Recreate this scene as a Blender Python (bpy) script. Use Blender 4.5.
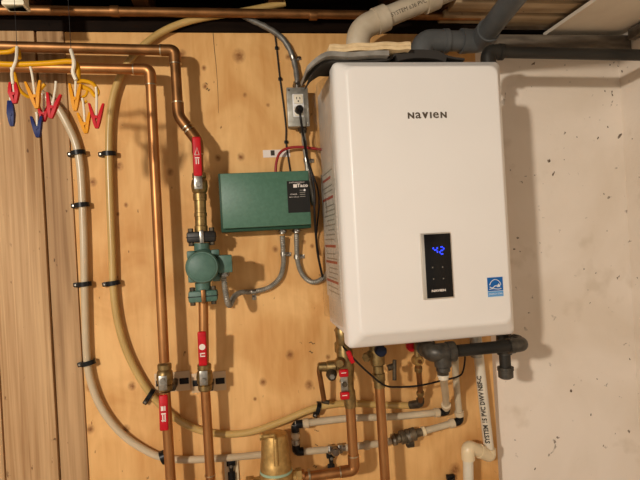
import bpy, bmesh, math, random
from mathutils import Vector, Matrix

random.seed(7)
for o in list(bpy.data.objects):
    bpy.data.objects.remove(o)
scene = bpy.context.scene
col = scene.collection

# ------------------------------------------------------------------ camera
ZO = 1.15                                    # height of the heater's underside above the floor
CAM = Vector((-0.25, -1.598, 0.258 + ZO))
YAW, PITCH, ROLL, FPX = math.radians(8.79), 0.0, math.radians(-3.21), 520.0
fwd = Vector((math.sin(YAW) * math.cos(PITCH), math.cos(YAW) * math.cos(PITCH), math.sin(PITCH)))
r0 = Vector((math.cos(YAW), -math.sin(YAW), 0)); u0 = r0.cross(fwd)
rgt = math.cos(ROLL) * r0 + math.sin(ROLL) * u0
upv = -math.sin(ROLL) * r0 + math.cos(ROLL) * u0
cam_d = bpy.data.cameras.new('camera'); cam = bpy.data.objects.new('camera', cam_d); col.objects.link(cam)
cam_d.sensor_width = 36.0; cam_d.sensor_fit = 'HORIZONTAL'; cam_d.lens = FPX / 640 * 36; cam_d.clip_start = 0.05
cam.matrix_world = Matrix(((rgt.x, upv.x, -fwd.x, CAM.x), (rgt.y, upv.y, -fwd.y, CAM.y), (rgt.z, upv.z, -fwd.z, CAM.z), (0, 0, 0, 1)))
scene.camera = cam

# ------------------------------------------------------------------ world and light
world = bpy.data.worlds.new('basement_air'); scene.world = world; world.use_nodes = True
bg = world.node_tree.nodes['Background']
bg.inputs[0].default_value = (1.0, 0.92, 0.83, 1); bg.inputs[1].default_value = 0.54
ld = bpy.data.lights.new('ceiling_bulb_light', 'POINT'); lo = bpy.data.objects.new('ceiling_bulb_light', ld); col.objects.link(lo)
lo.location = (-2.05, -3.3, 0.96 + ZO); ld.energy = 370; ld.color = (1.0, 0.93, 0.83); ld.shadow_soft_size = 0.08
scene.view_settings.view_transform = 'Standard'; scene.view_settings.look = 'None'
scene.view_settings.gamma = 1.0; scene.view_settings.use_curve_mapping = False
scene.view_settings.exposure = 0.0


def P(px, py, Y):
    """point on the plane y = Y seen at a photo pixel"""
    d = fwd + rgt * ((px - 320) / FPX) + upv * ((240 - py) / FPX)
    return CAM + d * ((Y - CAM.y) / d.y)


def PZ(px, py, z):
    d = fwd + rgt * ((px - 320) / FPX) + upv * ((240 - py) / FPX)
    return CAM + d * ((z - CAM.z) / d.z)


# ------------------------------------------------------------------ materials
M = {}


def srgb(r, g, b):
    f = lambda c: ((c / 255 + 0.055) / 1.055) ** 2.4 if c > 10 else c / 255 / 12.92
    return (f(r), f(g), f(b), 1)


def mat(name, c, rough=0.5, metal=0.0, var=0.0, c2=None, scale=(30, 30, 30), bump=0.0, spec=0.5, emit=None, estr=0.0, alpha=1.0, detail=5, lo_=0.35, hi_=0.65, coat=0.0):
    m = bpy.data.materials.new(name); m.use_nodes = True
    nt = m.node_tree; b = nt.nodes['Principled BSDF']
    b.inputs['Base Color'].default_value = c; b.inputs['Roughness'].default_value = rough; b.inputs['Metallic'].default_value = metal
    b.inputs['Specular IOR Level'].default_value = spec; b.inputs['Coat Weight'].default_value = coat
    if emit:
        b.inputs['Emission Color'].default_value = emit; b.inputs['Emission Strength'].default_value = estr
    if alpha < 1: b.inputs['Alpha'].default_value = alpha
    if c2 is not None or bump:
        tc = nt.nodes.new('ShaderNodeTexCoord'); mp = nt.nodes.new('ShaderNodeMapping'); mp.inputs['Scale'].default_value = scale
        nz = nt.nodes.new('ShaderNodeTexNoise'); nz.inputs['Scale'].default_value = 1.0; nz.inputs['Detail'].default_value = detail
        nt.links.new(tc.outputs['Object'], mp.inputs[0]); nt.links.new(mp.outputs[0], nz.inputs['Vector'])
        if c2 is not None:
            rp = nt.nodes.new('ShaderNodeValToRGB')
            rp.color_ramp.elements[0].position = lo_; rp.color_ramp.elements[1].position = hi_
            rp.color_ramp.elements[0].color = c; rp.color_ramp.elements[1].color = c2
            nt.links.new(nz.outputs['Fac'], rp.inputs[0]); nt.links.new(rp.outputs[0], b.inputs['Base Color'])
        if bump:
            bp = nt.nodes.new('ShaderNodeBump'); bp.inputs['Strength'].default_value = bump; bp.inputs['Distance'].default_value = 0.003
            nt.links.new(nz.outputs['Fac'], bp.inputs['Height']); nt.links.new(bp.outputs[0], b.inputs['Normal'])
    M[name] = m
    return m


def wood(name, c, c2, stretch=(45, 45, 2.2), rough=0.65, knots=(), kcol=None, bump=0.15, fig=0.35, big=(6, 6, 1.2), speck=True):
    """boards with the grain along z: stretched noise, broad figure, listed knots (object coordinates)"""
    m = bpy.data.materials.new(name); m.use_nodes = True; nt = m.node_tree; L = nt.links.new
    b = nt.nodes['Principled BSDF']; b.inputs['Roughness'].default_value = rough; b.inputs['Specular IOR Level'].default_value = 0.3 if c[0] > .05 else 0.04
    tc = nt.nodes.new('ShaderNodeTexCoord')
    def noise(sc, detail=6, dist=0.0):
        mp = nt.nodes.new('ShaderNodeMapping'); mp.inputs['Scale'].default_value = sc; L(tc.outputs['Object'], mp.inputs[0])
        n = nt.nodes.new('ShaderNodeTexNoise'); n.inputs['Scale'].default_value = 1; n.inputs['Detail'].default_value = detail; n.inputs['Distortion'].default_value = dist
        L(mp.outputs[0], n.inputs['Vector']); return n
    g = noise(stretch, 6, 0.6); f = noise(big, 4, 1.2)
    mx = nt.nodes.new('ShaderNodeMix'); mx.data_type = 'FLOAT'; mx.inputs[0].default_value = fig
    L(g.outputs['Fac'], mx.inputs[2]); L(f.outputs['Fac'], mx.inputs[3])
    rp = nt.nodes.new('ShaderNodeValToRGB'); rp.color_ramp.elements[0].position = 0.36; rp.color_ramp.elements[1].position = 0.64
    rp.color_ramp.elements[0].color = c2; rp.color_ramp.elements[1].color = c
    L(mx.outputs[0], rp.inputs[0]); out = rp.outputs[0]
    if knots:
        wob = noise((90, 90, 90), 2)
        acc = None
        for (kx, kz, kr) in knots:
            sub = nt.nodes.new('ShaderNodeVectorMath'); sub.operation = 'SUBTRACT'; sub.inputs[1].default_value = (kx, 0, kz)
            L(tc.outputs['Object'], sub.inputs[0])
            ml = nt.nodes.new('ShaderNodeVectorMath'); ml.operation = 'MULTIPLY'; ml.inputs[1].default_value = (1 / kr, 0, 0.85 / kr)
            L(sub.outputs[0], ml.inputs[0])
            ln = nt.nodes.new('ShaderNodeVectorMath'); ln.operation = 'LENGTH'; L(ml.outputs[0], ln.inputs[0])
            mr = nt.nodes.new('ShaderNodeMapRange'); mr.inputs[1].default_value = 1.15; mr.inputs[2].default_value = 0.25
            L(ln.outputs['Value'], mr.inputs[0])
            if acc is None: acc = mr.outputs[0]
            else:
                mm = nt.nodes.new('ShaderNodeMath'); mm.operation = 'MAXIMUM'; L(acc, mm.inputs[0]); L(mr.outputs[0], mm.inputs[1]); acc = mm.outputs[0]
        mu = nt.nodes.new('ShaderNodeMath'); mu.operation = 'MULTIPLY'; L(acc, mu.inputs[0])
        mw = nt.nodes.new('ShaderNodeMapRange'); mw.inputs[1].default_value = .3; mw.inputs[2].default_value = .6; mw.inputs[3].default_value = .45; mw.inputs[4].default_value = 1; L(wob.outputs['Fac'], mw.inputs[0])
        L(mw.outputs[0], mu.inputs[1])
        mk = nt.nodes.new('ShaderNodeMix'); mk.data_type = 'RGBA'; L(mu.outputs[0], mk.inputs[0]); L(out, mk.inputs[6]); mk.inputs[7].default_value = kcol
        out = mk.outputs[2]
    if speck:
        s = noise((55, 55, 28), 3); mr = nt.nodes.new('ShaderNodeMapRange'); mr.inputs[1].default_value = 0.70; mr.inputs[2].default_value = 0.76
        L(s.outputs['Fac'], mr.inputs[0])
        mk = nt.nodes.new('ShaderNodeMix'); mk.data_type = 'RGBA'; L(mr.outputs[0], mk.inputs[0]); L(out, mk.inputs[6]); mk.inputs[7].default_value = (c2[0] * .35, c2[1] * .3, c2[2] * .3, 1)
        out = mk.outputs[2]
    L(out, b.inputs['Base Color'])
    bp = nt.nodes.new('ShaderNodeBump'); bp.inputs['Strength'].default_value = bump; bp.inputs['Distance'].default_value = 0.002
    L(g.outputs['Fac'], bp.inputs['Height']); L(bp.outputs[0], b.inputs['Normal'])
    M[name] = m
    return m


# plywood knots, measured on the sheet (object origin of the sheet is the world origin)
KN = [(239, 56, .020), (182, 54, .013), (218, 158, .010), (241, 157, .012), (93, 182, .012), (119, 166, .013), (90, 387, .013), (132, 386, .012), (90, 429, .013),
      (126, 429, .012), (290, 355, .014), (263, 382, .012), (309, 385, .014), (328, 357, .008), (170, 172, .011), (275, 249, .010), (304, 242, .007), (312, 246, .007),
      (204, 68, .008), (205, 86, .009), (245, 95, .007), (268, 105, .006), (126, 205, .007), (118, 214, .006), (255, 399, .006), (455, 470, .02), (288, 57, .009)]
knots = []
for kx, ky, kr in KN:
    q = P(kx, ky, 0); knots.append((q.x, q.z, kr))
wood('plywood', srgb(230, 182, 118), srgb(200, 144, 80), stretch=(46, 46, 6), knots=knots, kcol=srgb(134, 84, 42), bump=0.08, fig=0.72, big=(5.0, 5, 3.6))
wood('plank_brown', srgb(204, 166, 120), srgb(154, 114, 72), stretch=(75, 75, 1.6), bump=0.3, fig=0.25)
wood('plank_brown_dark', srgb(192, 154, 110), srgb(140, 104, 66), stretch=(60, 60, 1.5), bump=0.3, fig=0.35)
wood('joist_wood', srgb(120, 76, 38), srgb(72, 42, 20), stretch=(40, 4, 40), bump=0.2)
wood('shaded_sill_wood', srgb(30, 20, 13), srgb(16, 10, 7), stretch=(4, 40, 40), bump=0.2)  # near black: the shade under the ceiling is put into the wood colour
wood('subfloor_board', srgb(186, 160, 124), srgb(150, 122, 88), stretch=(3, 50, 50), bump=0.2)
mat('copper', srgb(182, 130, 80), 0.42, 0.9, c2=srgb(160, 106, 62), scale=(25, 25, 9), bump=0.03)
mat('copper_dull', srgb(150, 104, 62), 0.45, 0.85, c2=srgb(122, 84, 48), scale=(25, 25, 25), bump=0.03)
mat('solder', srgb(196, 180, 150), 0.3, 1.0)
mat('brass', srgb(158, 132, 84), 0.42, 0.85, c2=srgb(120, 98, 62), scale=(60, 60, 60), bump=0.04)
mat('bronze', srgb(184, 148, 88), 0.5, 0.75, c2=srgb(160, 126, 72), scale=(80, 80, 80), bump=0.06)
mat('verdigris', srgb(150, 170, 140), 0.7)
mat('steel', srgb(178, 172, 160), 0.32, 1.0, c2=srgb(140, 134, 124), scale=(70, 70, 70), bump=0.04)
mat('galvanized', srgb(170, 164, 150), 0.45, 0.6, c2=srgb(136, 132, 122), scale=(50, 50, 50), bump=0.04)
mat('dark_steel', srgb(92, 80, 62), 0.45, 0.6, c2=srgb(54, 46, 36), scale=(60, 60, 60))
mat('red_grip', srgb(196, 26, 34), 0.4, c2=srgb(176, 20, 30), scale=(40, 40, 40), spec=0.2)
mat('red_cable', srgb(150, 22, 22), 0.5)
mat('blue_knob', srgb(18, 24, 42), 0.5, spec=0.2)
mat('white_print', srgb(228, 214, 200), 0.6)
mat('grey_print', srgb(150, 140, 126), 0.6)
mat('black_print', srgb(62, 54, 44), 0.6, spec=0.2)
mat('logo_print', srgb(84, 72, 58), 0.5, spec=0.2)
mat('black_rubber', srgb(26, 22, 20), 0.5, spec=0.2)
mat('black_plastic', srgb(24, 22, 21), 0.35, spec=0.2)
mat('black_iron', srgb(84, 78, 68), 0.42, 0.5, c2=srgb(56, 52, 46), scale=(60, 60, 60), bump=0.08)
mat('gas_pipe_paint', srgb(54, 50, 44), 0.5, 0.3, c2=srgb(38, 36, 32), scale=(8, 30, 30), spec=0.2)
mat('pump_green', srgb(78, 110, 96), 0.5, c2=srgb(66, 98, 84), scale=(60, 60, 60), bump=0.05)
mat('box_green', srgb(74, 112, 90), 0.45, c2=srgb(66, 104, 82), scale=(120, 120, 120), bump=0.03)
mat('box_green_dark', srgb(36, 68, 50), 0.5, spec=0.2)
mat('panel_black', srgb(34, 32, 28), 0.4, spec=0.2)
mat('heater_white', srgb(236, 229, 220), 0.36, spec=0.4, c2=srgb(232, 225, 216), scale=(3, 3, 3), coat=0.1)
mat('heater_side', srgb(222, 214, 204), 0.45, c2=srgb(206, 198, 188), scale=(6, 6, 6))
mat('label_paper', srgb(222, 212, 200), 0.6, c2=srgb(206, 196, 182), scale=(60, 60, 160), lo_=.45, hi_=.55)
mat('label_red', srgb(176, 70, 50), 0.6)
mat('glass_black', srgb(20, 18, 17), 0.25, spec=0.2)
mat('silver_trim', srgb(205, 196, 182), 0.3, 0.6)
mat('blue_digit', srgb(20, 40, 220), 0.5, emit=(0.02, 0.06, 1.0, 1), estr=1.6)
mat('sticker_blue', srgb(20, 92, 160), 0.45, spec=0.2)
mat('sticker_lightblue', srgb(90, 150, 200), 0.45)
mat('sticker_white', srgb(225, 222, 218), 0.5)
mat('pvc_white', srgb(214, 202, 180), 0.38, c2=srgb(204, 190, 166), scale=(14, 14, 14))
mat('pvc_cream', srgb(222, 200, 160), 0.36)
mat('vent_white', srgb(206, 190, 164), 0.4, c2=srgb(184, 166, 138), scale=(16, 16, 16))
mat('vent_grey', srgb(92, 92, 90), 0.36, c2=srgb(78, 78, 76), scale=(14, 14, 14), spec=0.2)
mat('pex_white', srgb(204, 184, 152), 0.30, c2=srgb(190, 168, 134), scale=(8, 8, 8), spec=0.5)
mat('pex_yellow', srgb(198, 164, 100), 0.30, c2=srgb(182, 148, 86), scale=(8, 8, 8), spec=0.5)
mat('pex_grey', srgb(196, 178, 148), 0.42, c2=srgb(180, 162, 132), scale=(14, 14, 14))
mat('bracket_beige', srgb(208, 176, 134), 0.5)
mat('paper_beige', srgb(226, 198, 152), 0.8, c2=srgb(206, 176, 130), scale=(40, 10, 60), bump=0.1)
mat('foam_grey', srgb(150, 144, 134), 0.6, c2=srgb(122, 116, 106), scale=(30, 30, 30), bump=0.2, spec=0.2)
mat('foam_dark', srgb(52, 48, 44), 0.7, spec=0.2)
mat('peg_red', srgb(188, 14, 26), 0.4, spec=0.12)
mat('peg_yellow', srgb(216, 142, 8), 0.4, spec=0.12)
mat('peg_blue', srgb(12, 26, 84), 0.4, spec=0.12)
mat('hanger_yellow', srgb(218, 158, 10), 0.4, c2=srgb(204, 142, 8), scale=(20, 20, 20), spec=0.2)
mat('hook_white', srgb(226, 214, 190), 0.4)
mat('drywall', srgb(228, 214, 192), 0.85, c2=srgb(218, 202, 180), scale=(8, 8, 8))
mat('concrete_floor', srgb(172, 164, 152), 0.85, c2=srgb(156, 148, 136), scale=(5, 5, 5), bump=0.1)
mat('trim_and_shade_grey', srgb(112, 100, 84), 0.8, c2=srgb(80, 70, 58), scale=(12, 40, 60), bump=0.2)  # tone of the shaded wall top, also used on the corner trim
mat('cream_block', srgb(236, 226, 196), 0.5)

# painted concrete: off-white with pits, scuffs and brown stains of their own shape
m = bpy.data.materials.new('painted_concrete'); m.use_nodes = True; nt = m.node_tree; L = nt.links.new
b = nt.nodes['Principled BSDF']; b.inputs['Roughness'].default_value = 0.75; b.inputs['Specular IOR Level'].default_value = 0.3
tc = nt.nodes.new('ShaderNodeTexCoord')
def nz_(sc, det, dist=0):
    n = nt.nodes.new('ShaderNodeTexNoise'); n.inputs['Scale'].default_value = sc; n.inputs['Detail'].default_value = det; n.inputs['Distortion'].default_value = dist
    L(tc.outputs['Object'], n.inputs['Vector']); return n
def mixc(fac, a, colb):
    k = nt.nodes.new('ShaderNodeMix'); k.data_type = 'RGBA'; L(fac, k.inputs[0])
    if isinstance(a, tuple): k.inputs[6].default_value = a
    else: L(a, k.inputs[6])
    k.inputs[7].default_value = colb; return k.outputs[2]
def mr_(src, a, b_, c=0.0, d=1.0):
    k = nt.nodes.new('ShaderNodeMapRange'); k.inputs[1].default_value = a; k.inputs[2].default_value = b_; k.inputs[3].default_value = c; k.inputs[4].default_value = d; L(src, k.inputs[0]); return k.outputs[0]
n1 = nz_(2.6, 4, .5); n2 = nz_(34, 3, .4); n3 = nz_(9, 3); n4 = nz_(60, 4)
o_ = mixc(mr_(n1.outputs['Fac'], .40, .62), srgb(232, 218, 201), srgb(222, 206, 186))
o_ = mixc(mr_(n3.outputs['Fac'], .60, .72, 0, .45), o_, srgb(200, 182, 158))
sp = nt.nodes.new('ShaderNodeMath'); sp.operation = 'MULTIPLY'; L(mr_(n2.outputs['Fac'], .69, .73), sp.inputs[0]); L(mr_(n3.outputs['Fac'], .42, .55), sp.inputs[1])
o_ = mixc(sp.outputs[0], o_, srgb(96, 78, 60))
L(o_, b.inputs['Base Color'])
bp = nt.nodes.new('ShaderNodeBump'); bp.inputs['Strength'].default_value = 0.25; bp.inputs['Distance'].default_value = 0.004
L(n4.outputs['Fac'], bp.inputs['Height']); L(bp.outputs[0], b.inputs['Normal'])
M['painted_concrete'] = m

# clear protective film
m = bpy.data.materials.new('clear_film'); m.use_nodes = True; nt = m.node_tree; nt.nodes.clear()
o_ = nt.nodes.new('ShaderNodeOutputMaterial'); mx = nt.nodes.new('ShaderNodeMixShader'); tr = nt.nodes.new('ShaderNodeBsdfTransparent'); gl = nt.nodes.new('ShaderNodeBsdfGlossy')
gl.inputs['Roughness'].default_value = 0.18; gl.inputs['Color'].default_value = (.9, .9, .9, 1); tr.inputs[0].default_value = (.93, .92, .90, 1); mx.inputs[0].default_value = 0.22
tc = nt.nodes.new('ShaderNodeTexCoord'); nz = nt.nodes.new('ShaderNodeTexNoise'); nz.inputs['Scale'].default_value = 28; nz.inputs['Detail'].default_value = 4; nz.inputs['Distortion'].default_value = 1.5
bp = nt.nodes.new('ShaderNodeBump'); bp.inputs['Strength'].default_value = 0.9; bp.inputs['Distance'].default_value = 0.01
nt.links.new(tc.outputs['Object'], nz.inputs['Vector']); nt.links.new(nz.outputs['Fac'], bp.inputs['Height']); nt.links.new(bp.outputs[0], gl.inputs['Normal'])
nt.links.new(tr.outputs[0], mx.inputs[1]); nt.links.new(gl.outputs[0], mx.inputs[2]); nt.links.new(mx.outputs[0], o_.inputs[0])
M['clear_film'] = m


# ------------------------------------------------------------------ mesh builder
X_, Y_, Z_ = Vector((1, 0, 0)), Vector((0, 1, 0)), Vector((0, 0, 1))


def fillet(pts, rad, steps=6):
    pts = [Vector(p) for p in pts]; out = [pts[0]]
    for a, b_, c in zip(pts, pts[1:], pts[2:]):
        d1 = (a - b_); d2 = (c - b_)
        rr = min(rad, d1.length * .49, d2.length * .49)
        s, e = b_ + d1.normalized() * rr, b_ + d2.normalized() * rr
        for i in range(steps + 1):
            t = i / steps; out.append(s * (1 - t) ** 2 + b_ * 2 * t * (1 - t) + e * t * t)
    out.append(pts[-1]); return out


def smooth(pts, n=8):
    pts = [Vector(p) for p in pts]; q = [pts[0] * 2 - pts[1]] + pts + [pts[-1] * 2 - pts[-2]]; out = []
    for i in range(1, len(q) - 2):
        p0, p1, p2, p3 = q[i - 1:i + 3]
        for k in range(n):
            t = k / n
            out.append(0.5 * ((2 * p1) + (p2 - p0) * t + (2 * p0 - 5 * p1 + 4 * p2 - p3) * t * t + (3 * p1 - p0 - 3 * p2 + p3) * t ** 3))
    out.append(pts[-1]); return out


class MB:
    def __init__(s): s.v = []; s.f = []
    def add(s, vs, fs):
        o = len(s.v); s.v += [Vector(p) for p in vs]; s.f += [tuple(i + o for i in f) for f in fs]; return s
    def tube(s, pts, r, n=14, caps=True):
        pts = [Vector(p) for p in pts]
        pp = [pts[0]]; rr = [r[0] if isinstance(r, (list, tuple)) else r]
        for i, p in enumerate(pts[1:], 1):
            if (p - pp[-1]).length > 1e-6: pp.append(p); rr.append(r[i] if isinstance(r, (list, tuple)) else r)
        pts = pp; T = []
        for i in range(len(pts)):
            a = pts[max(i - 1, 0)]; b_ = pts[min(i + 1, len(pts) - 1)]; T.append((b_ - a).normalized())
        ref = Z_ if abs(T[0].z) < 0.9 else X_
        u = T[0].cross(ref).normalized(); vs = []; fs = []
        for i, p in enumerate(pts):
            if i: u = (u - T[i] * u.dot(T[i])).normalized()
            w = T[i].cross(u)
            for k in range(n):
                a = 2 * math.pi * k / n; vs.append(p + (u * math.cos(a) + w * math.sin(a)) * rr[i])
        for i in range(len(pts) - 1):
            for k in range(n):
                k2 = (k + 1) % n; fs.append((i * n + k, i * n + k2, (i + 1) * n + k2, (i + 1) * n + k))
        if caps:
            fs.append(tuple(range(n - 1, -1, -1))); fs.append(tuple((len(pts) - 1) * n + k for k in range(n)))
        return s.add(vs, fs)
    def cyl(s, a, b_, r, r2=None, n=16):
        return s.ring([(0, r), (1, r if r2 is None else r2)], a, b_, n)
    def ring(s, prof, a, b_, n=18, rot=0.0):
        """lathe: profile of (t along a-b in 0..1, radius)"""
        a, b_ = Vector(a), Vector(b_); T = (b_ - a).normalized(); u = T.cross(Z_ if abs(T.z) < .9 else Y_).normalized(); w = T.cross(u); vs = []; fs = []
        for t, r in prof:
            for k in range(n):
                an = 2 * math.pi * k / n + rot; vs.append(a.lerp(b_, t) + (u * math.cos(an) + w * math.sin(an)) * max(r, 1e-5))
        m_ = len(prof)
        for i in range(m_ - 1):
            for k in range(n):
                k2 = (k + 1) % n; fs.append((i * n + k, i * n + k2, (i + 1) * n + k2, (i + 1) * n + k))
        fs.append(tuple(range(n - 1, -1, -1))); fs.append(tuple((m_ - 1) * n + k for k in range(n)))
        return s.add(vs, fs)
    def hexn(s, a, b_, r): return s.ring([(0, r * .93), (.1, r), (.9, r), (1, r * .93)], a, b_, 6)
    def box(s, c, h, ax=None, bev=0.0, seg=2):
        """box with centre, half sizes, optional axes (x, y, z) and bevel"""
        bm = bmesh.new(); bmesh.ops.create_cube(bm, size=2)
        bmesh.ops.scale(bm, vec=Vector(h), verts=bm.verts)
        if bev: bmesh.ops.bevel(bm, geom=bm.edges[:], offset=bev, segments=seg, affect='EDGES', profile=0.5)
        ax = ax or (X_, Y_, Z_); c = Vector(c); bm.verts.index_update()
        s.add([c + ax[0] * v.co.x + ax[1] * v.co.y + ax[2] * v.co.z for v in bm.verts], [tuple(v.index for v in f.verts) for f in bm.faces])
        bm.free(); return s
    def quadbox(s, q, dirv):
        """prism from four front corners pushed along dirv"""
        q = [Vector(p) for p in q]; d = Vector(dirv); n = len(q)
        return s.add(q + [p + d for p in q], [tuple(range(n))] + [tuple(range(2 * n - 1, n - 1, -1))] + [(i, i + n, (i + 1) % n + n, (i + 1) % n) for i in range(n)])
    def text(s, body, size, mtx, sx=1.0, space=1.0, bold=0.0, wrap=None):
        cu = bpy.data.curves.new('print', 'FONT'); cu.body = body; cu.size = size; cu.align_x = 'CENTER'; cu.align_y = 'CENTER'; cu.space_character = space; cu.offset = bold; cu.resolution_u = 2
        ob = bpy.data.objects.new('print', cu); col.objects.link(ob)
        dg = bpy.context.evaluated_depsgraph_get(); me = ob.evaluated_get(dg).to_mesh()
        vs = []
        for v in me.vertices:
            p = Vector((v.co.x * sx, v.co.y, 0))
            if wrap: a = p.y / wrap; p = Vector((p.x, math.sin(a) * wrap, (math.cos(a) - 1) * wrap))
            vs.append(mtx @ p)
        fs = [tuple(f.vertices) for f in me.polygons]
        ob.evaluated_get(dg).to_mesh_clear(); bpy.data.objects.remove(ob); bpy.data.curves.remove(cu)
        return s.add(vs, fs)
    def mesh(s, name, origin, angle=38):
        me = bpy.data.meshes.new(name); me.from_pydata([v - origin for v in s.v], [], s.f); me.validate()
        bm = bmesh.new(); bm.from_mesh(me); bmesh.ops.recalc_face_normals(bm, faces=bm.faces[:]); bm.to_mesh(me); bm.free()
        me.shade_smooth(); me.set_sharp_from_angle(angle=math.radians(angle)); return me


def frame(o, x, y):
    x = Vector(x).normalized(); z = x.cross(Vector(y)).normalized(); y = z.cross(x); o = Vector(o)
    return Matrix(((x.x, y.x, z.x, o.x), (x.y, y.y, z.y, o.y), (x.z, y.z, z.z, o.z), (0, 0, 0, 1)))


FRONT = lambda o: frame(o, X_, Z_)


def tag(o, label, cat, group=None, kind=None):
    if label: o['label'] = label
    if cat: o['category'] = cat
    if group: o['group'] = group
    if kind: o['kind'] = kind
    return o


def thing(name, label, cat, loc, group=None):
    o = bpy.data.objects.new(name, None); col.objects.link(o); o.location = Vector(loc); o.empty_display_size = .02
    return tag(o, label, cat, group)


def root_loc(o):
    v = Vector((0, 0, 0))
    while o is not None: v += o.location; o = o.parent
    return v


def part(name, mb, m, parent, label=None):
    o = bpy.data.objects.new(name, mb.mesh(name, root_loc(parent))); o.data.materials.append(M[m]); col.objects.link(o); o.parent = parent
    if label: o['label'] = label
    return o


def single(name, mb, m, label=None, cat=None, group=None, kind=None, origin=None):
    if origin is None:
        lo3 = Vector([min(v[i] for v in mb.v) for i in range(3)]); hi3 = Vector([max(v[i] for v in mb.v) for i in range(3)]); origin = Vector(((lo3.x + hi3.x) / 2, (lo3.y + hi3.y) / 2, lo3.z))
    o = bpy.data.objects.new(name, mb.mesh(name, origin)); o.location = origin; o.data.materials.append(M[m]); col.objects.link(o)
    return tag(o, label, cat, group, kind)


ORI = Vector((0, 0, 0))
def bx(x0, x1, y0, y1, z0, z1, bev=0):
    return MB().box(((x0 + x1) / 2, (y0 + y1) / 2, (z0 + z1) / 2), (abs(x1 - x0) / 2, abs(y1 - y0) / 2, abs(z1 - z0) / 2), bev=bev)


# ------------------------------------------------------------------ the room
WY = .045                                     # face of the white wall behind the plywood
WX = P(621.5, 110, WY).x                      # inner face of the wall on the right
TOP = 0.902 + ZO
single('floor', bx(-3.2, WX + .1, -4.2, .25, -.08, 0), 'concrete_floor', kind='structure', origin=ORI)
wb = single('wall_back', bx(-3.2, WX + .25, WY, .22, 0, TOP), 'painted_concrete', kind='structure', origin=ORI)
single('wall_right', bx(WX, WX + .2, -4.2, WY, 0, TOP + .02), 'painted_concrete', kind='structure', origin=ORI)
cl = single('ceiling', bx(-3.2, WX + .2, -4.2, .25, 1.19 + ZO, 1.22 + ZO), 'joist_wood', kind='structure', origin=ORI)
# joists run away from the wall, closed by a rim board with the shade painted in
for jx in (-1.62, -1.22, -.82, -.50, -.10, .30):
    part('joist', bx(jx - .022, jx + .022, -4.0, .17, .985 + ZO, 1.188 + ZO), 'joist_wood', cl)
part('blocking', bx(-.475, -.125, -.07, -.03, 1.0 + ZO, 1.188 + ZO), 'joist_wood', cl)
part('blocking', bx(-.795, -.525, -.12, -.08, .99 + ZO, 1.188 + ZO), 'joist_wood', cl)
part('rim_board', bx(-3.2, WX + .2, .172, .21, TOP + .022, 1.188 + ZO), 'shaded_sill_wood', cl)
single('trim_1', bx(-3.2, .60, -.004, .168, TOP + .001, TOP + .06, .003), 'shaded_sill_wood', 'sill beam coloured near black for shade, lying on top of the wall above the plywood', None, kind='structure', origin=ORI)
# subfloor boards and the drywall sheet in the top right corner
zc = .935 + ZO
ys = [WY, -.062, -.085, -.15, -.172, -.26, -.28, -.37]
for i in range(0, 8, 2):
    part('ceiling_board', bx(.42, WX - .006, ys[i + 1], ys[i], zc, zc + .02, .002), 'subfloor_board', cl)
part('ceiling_board', bx(.42, WX - .006, -.42, WY, zc + .024, zc + .04), 'joist_wood', cl)
e0 = PZ(553, 30, .912 + ZO)
part('drywall_panel', bx(e0.x, WX, -1.4, WY - .002, .912 + ZO, .924 + ZO), 'drywall', cl, 'pale drywall sheet fixed under the ceiling boards')
q0 = P(497, 43, -.02)
single('wall_top_shade', bx(q0.x, WX - .001, -.020, WY - .001, .842 + ZO, .895 + ZO, .004), 'trim_and_shade_grey', 'added grey strip for the shade along the top of the white wall', None, kind='structure', origin=ORI)  # added strip: shade on the wall top, built as a grey beam
single('trim_3', bx(WX - .03, WX - .001, -1.4, -.037, .868 + ZO, .905 + ZO, .004), 'trim_and_shade_grey', None, None, kind='structure', origin=ORI)

# flaked spots on the painted concrete
mat('paint_flake', srgb(84, 66, 48), 0.8)
for i, (px, py, sz) in enumerate([(605, 91, 2), (612, 92, 3), (612.5, 95, 2.4), (626, 89, 2), (608, 127, 3.2), (598, 138, 2.6), (577, 137, 1.6), (564, 148, 1.4), (618, 66, 2), (604, 194, 2.4), (610, 65, 2.4), (614, 62.5, 2.0), (565, 65, 1.8), (567, 70, 1.4),
        (584, 269, 2.2), (596, 273, 1.8), (588, 290, 1.6), (590, 303, 1.6), (540, 243, 1.6), (607, 231, 1.5), (571, 391, 3.2), (591, 415, 3.0), (515, 440, 1.8), (535, 469, 2.6), (597, 379, 1.5), (574, 385, 1.6), (560, 230, 1.2), (550, 300, 1.2), (603, 105, 1.3), (617, 105, 1.4)]):
    q = P(px, py, WY - .0003); rs = random.Random(i); k0 = rs.uniform(.6, 1.1); k1 = rs.uniform(.9, 1.7); tl = rs.uniform(-.5, .5)
    ring_ = []
    for k in range(9):
        a_ = 2 * math.pi * k / 9; rr = sz * .0012 * rs.uniform(.55, 1.25); ux, uz = rr * k0 * math.cos(a_), rr * k1 * math.sin(a_); ring_.append(q + Vector((ux + tl * uz, 0, uz)))
    part('flaked_spot', MB().quadbox(ring_, Y_ * .0006), 'paint_flake', wb)
# brown planks on the left, children of the back wall
def plank(xa, xb, ya, m, z1=TOP):
    part('plank', bx(xa, xb, ya, WY - .0005, .01, z1, .003), m, wb)
xl = [P(50, 300, -.006).x, P(79, 310, -.006).x, P(-1, 360, -.006).x]
plank(xl[0] + .0025, xl[1], -.006, 'plank_brown_dark'); plank(xl[2] + .002, xl[0] - .0025, -.008, 'plank_brown'); plank(xl[2] - .3, xl[2] - .002, -.007, 'plank_brown')
plank(xl[2] - .62, xl[2] - .304, -.007, 'plank_brown_dark')

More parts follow.
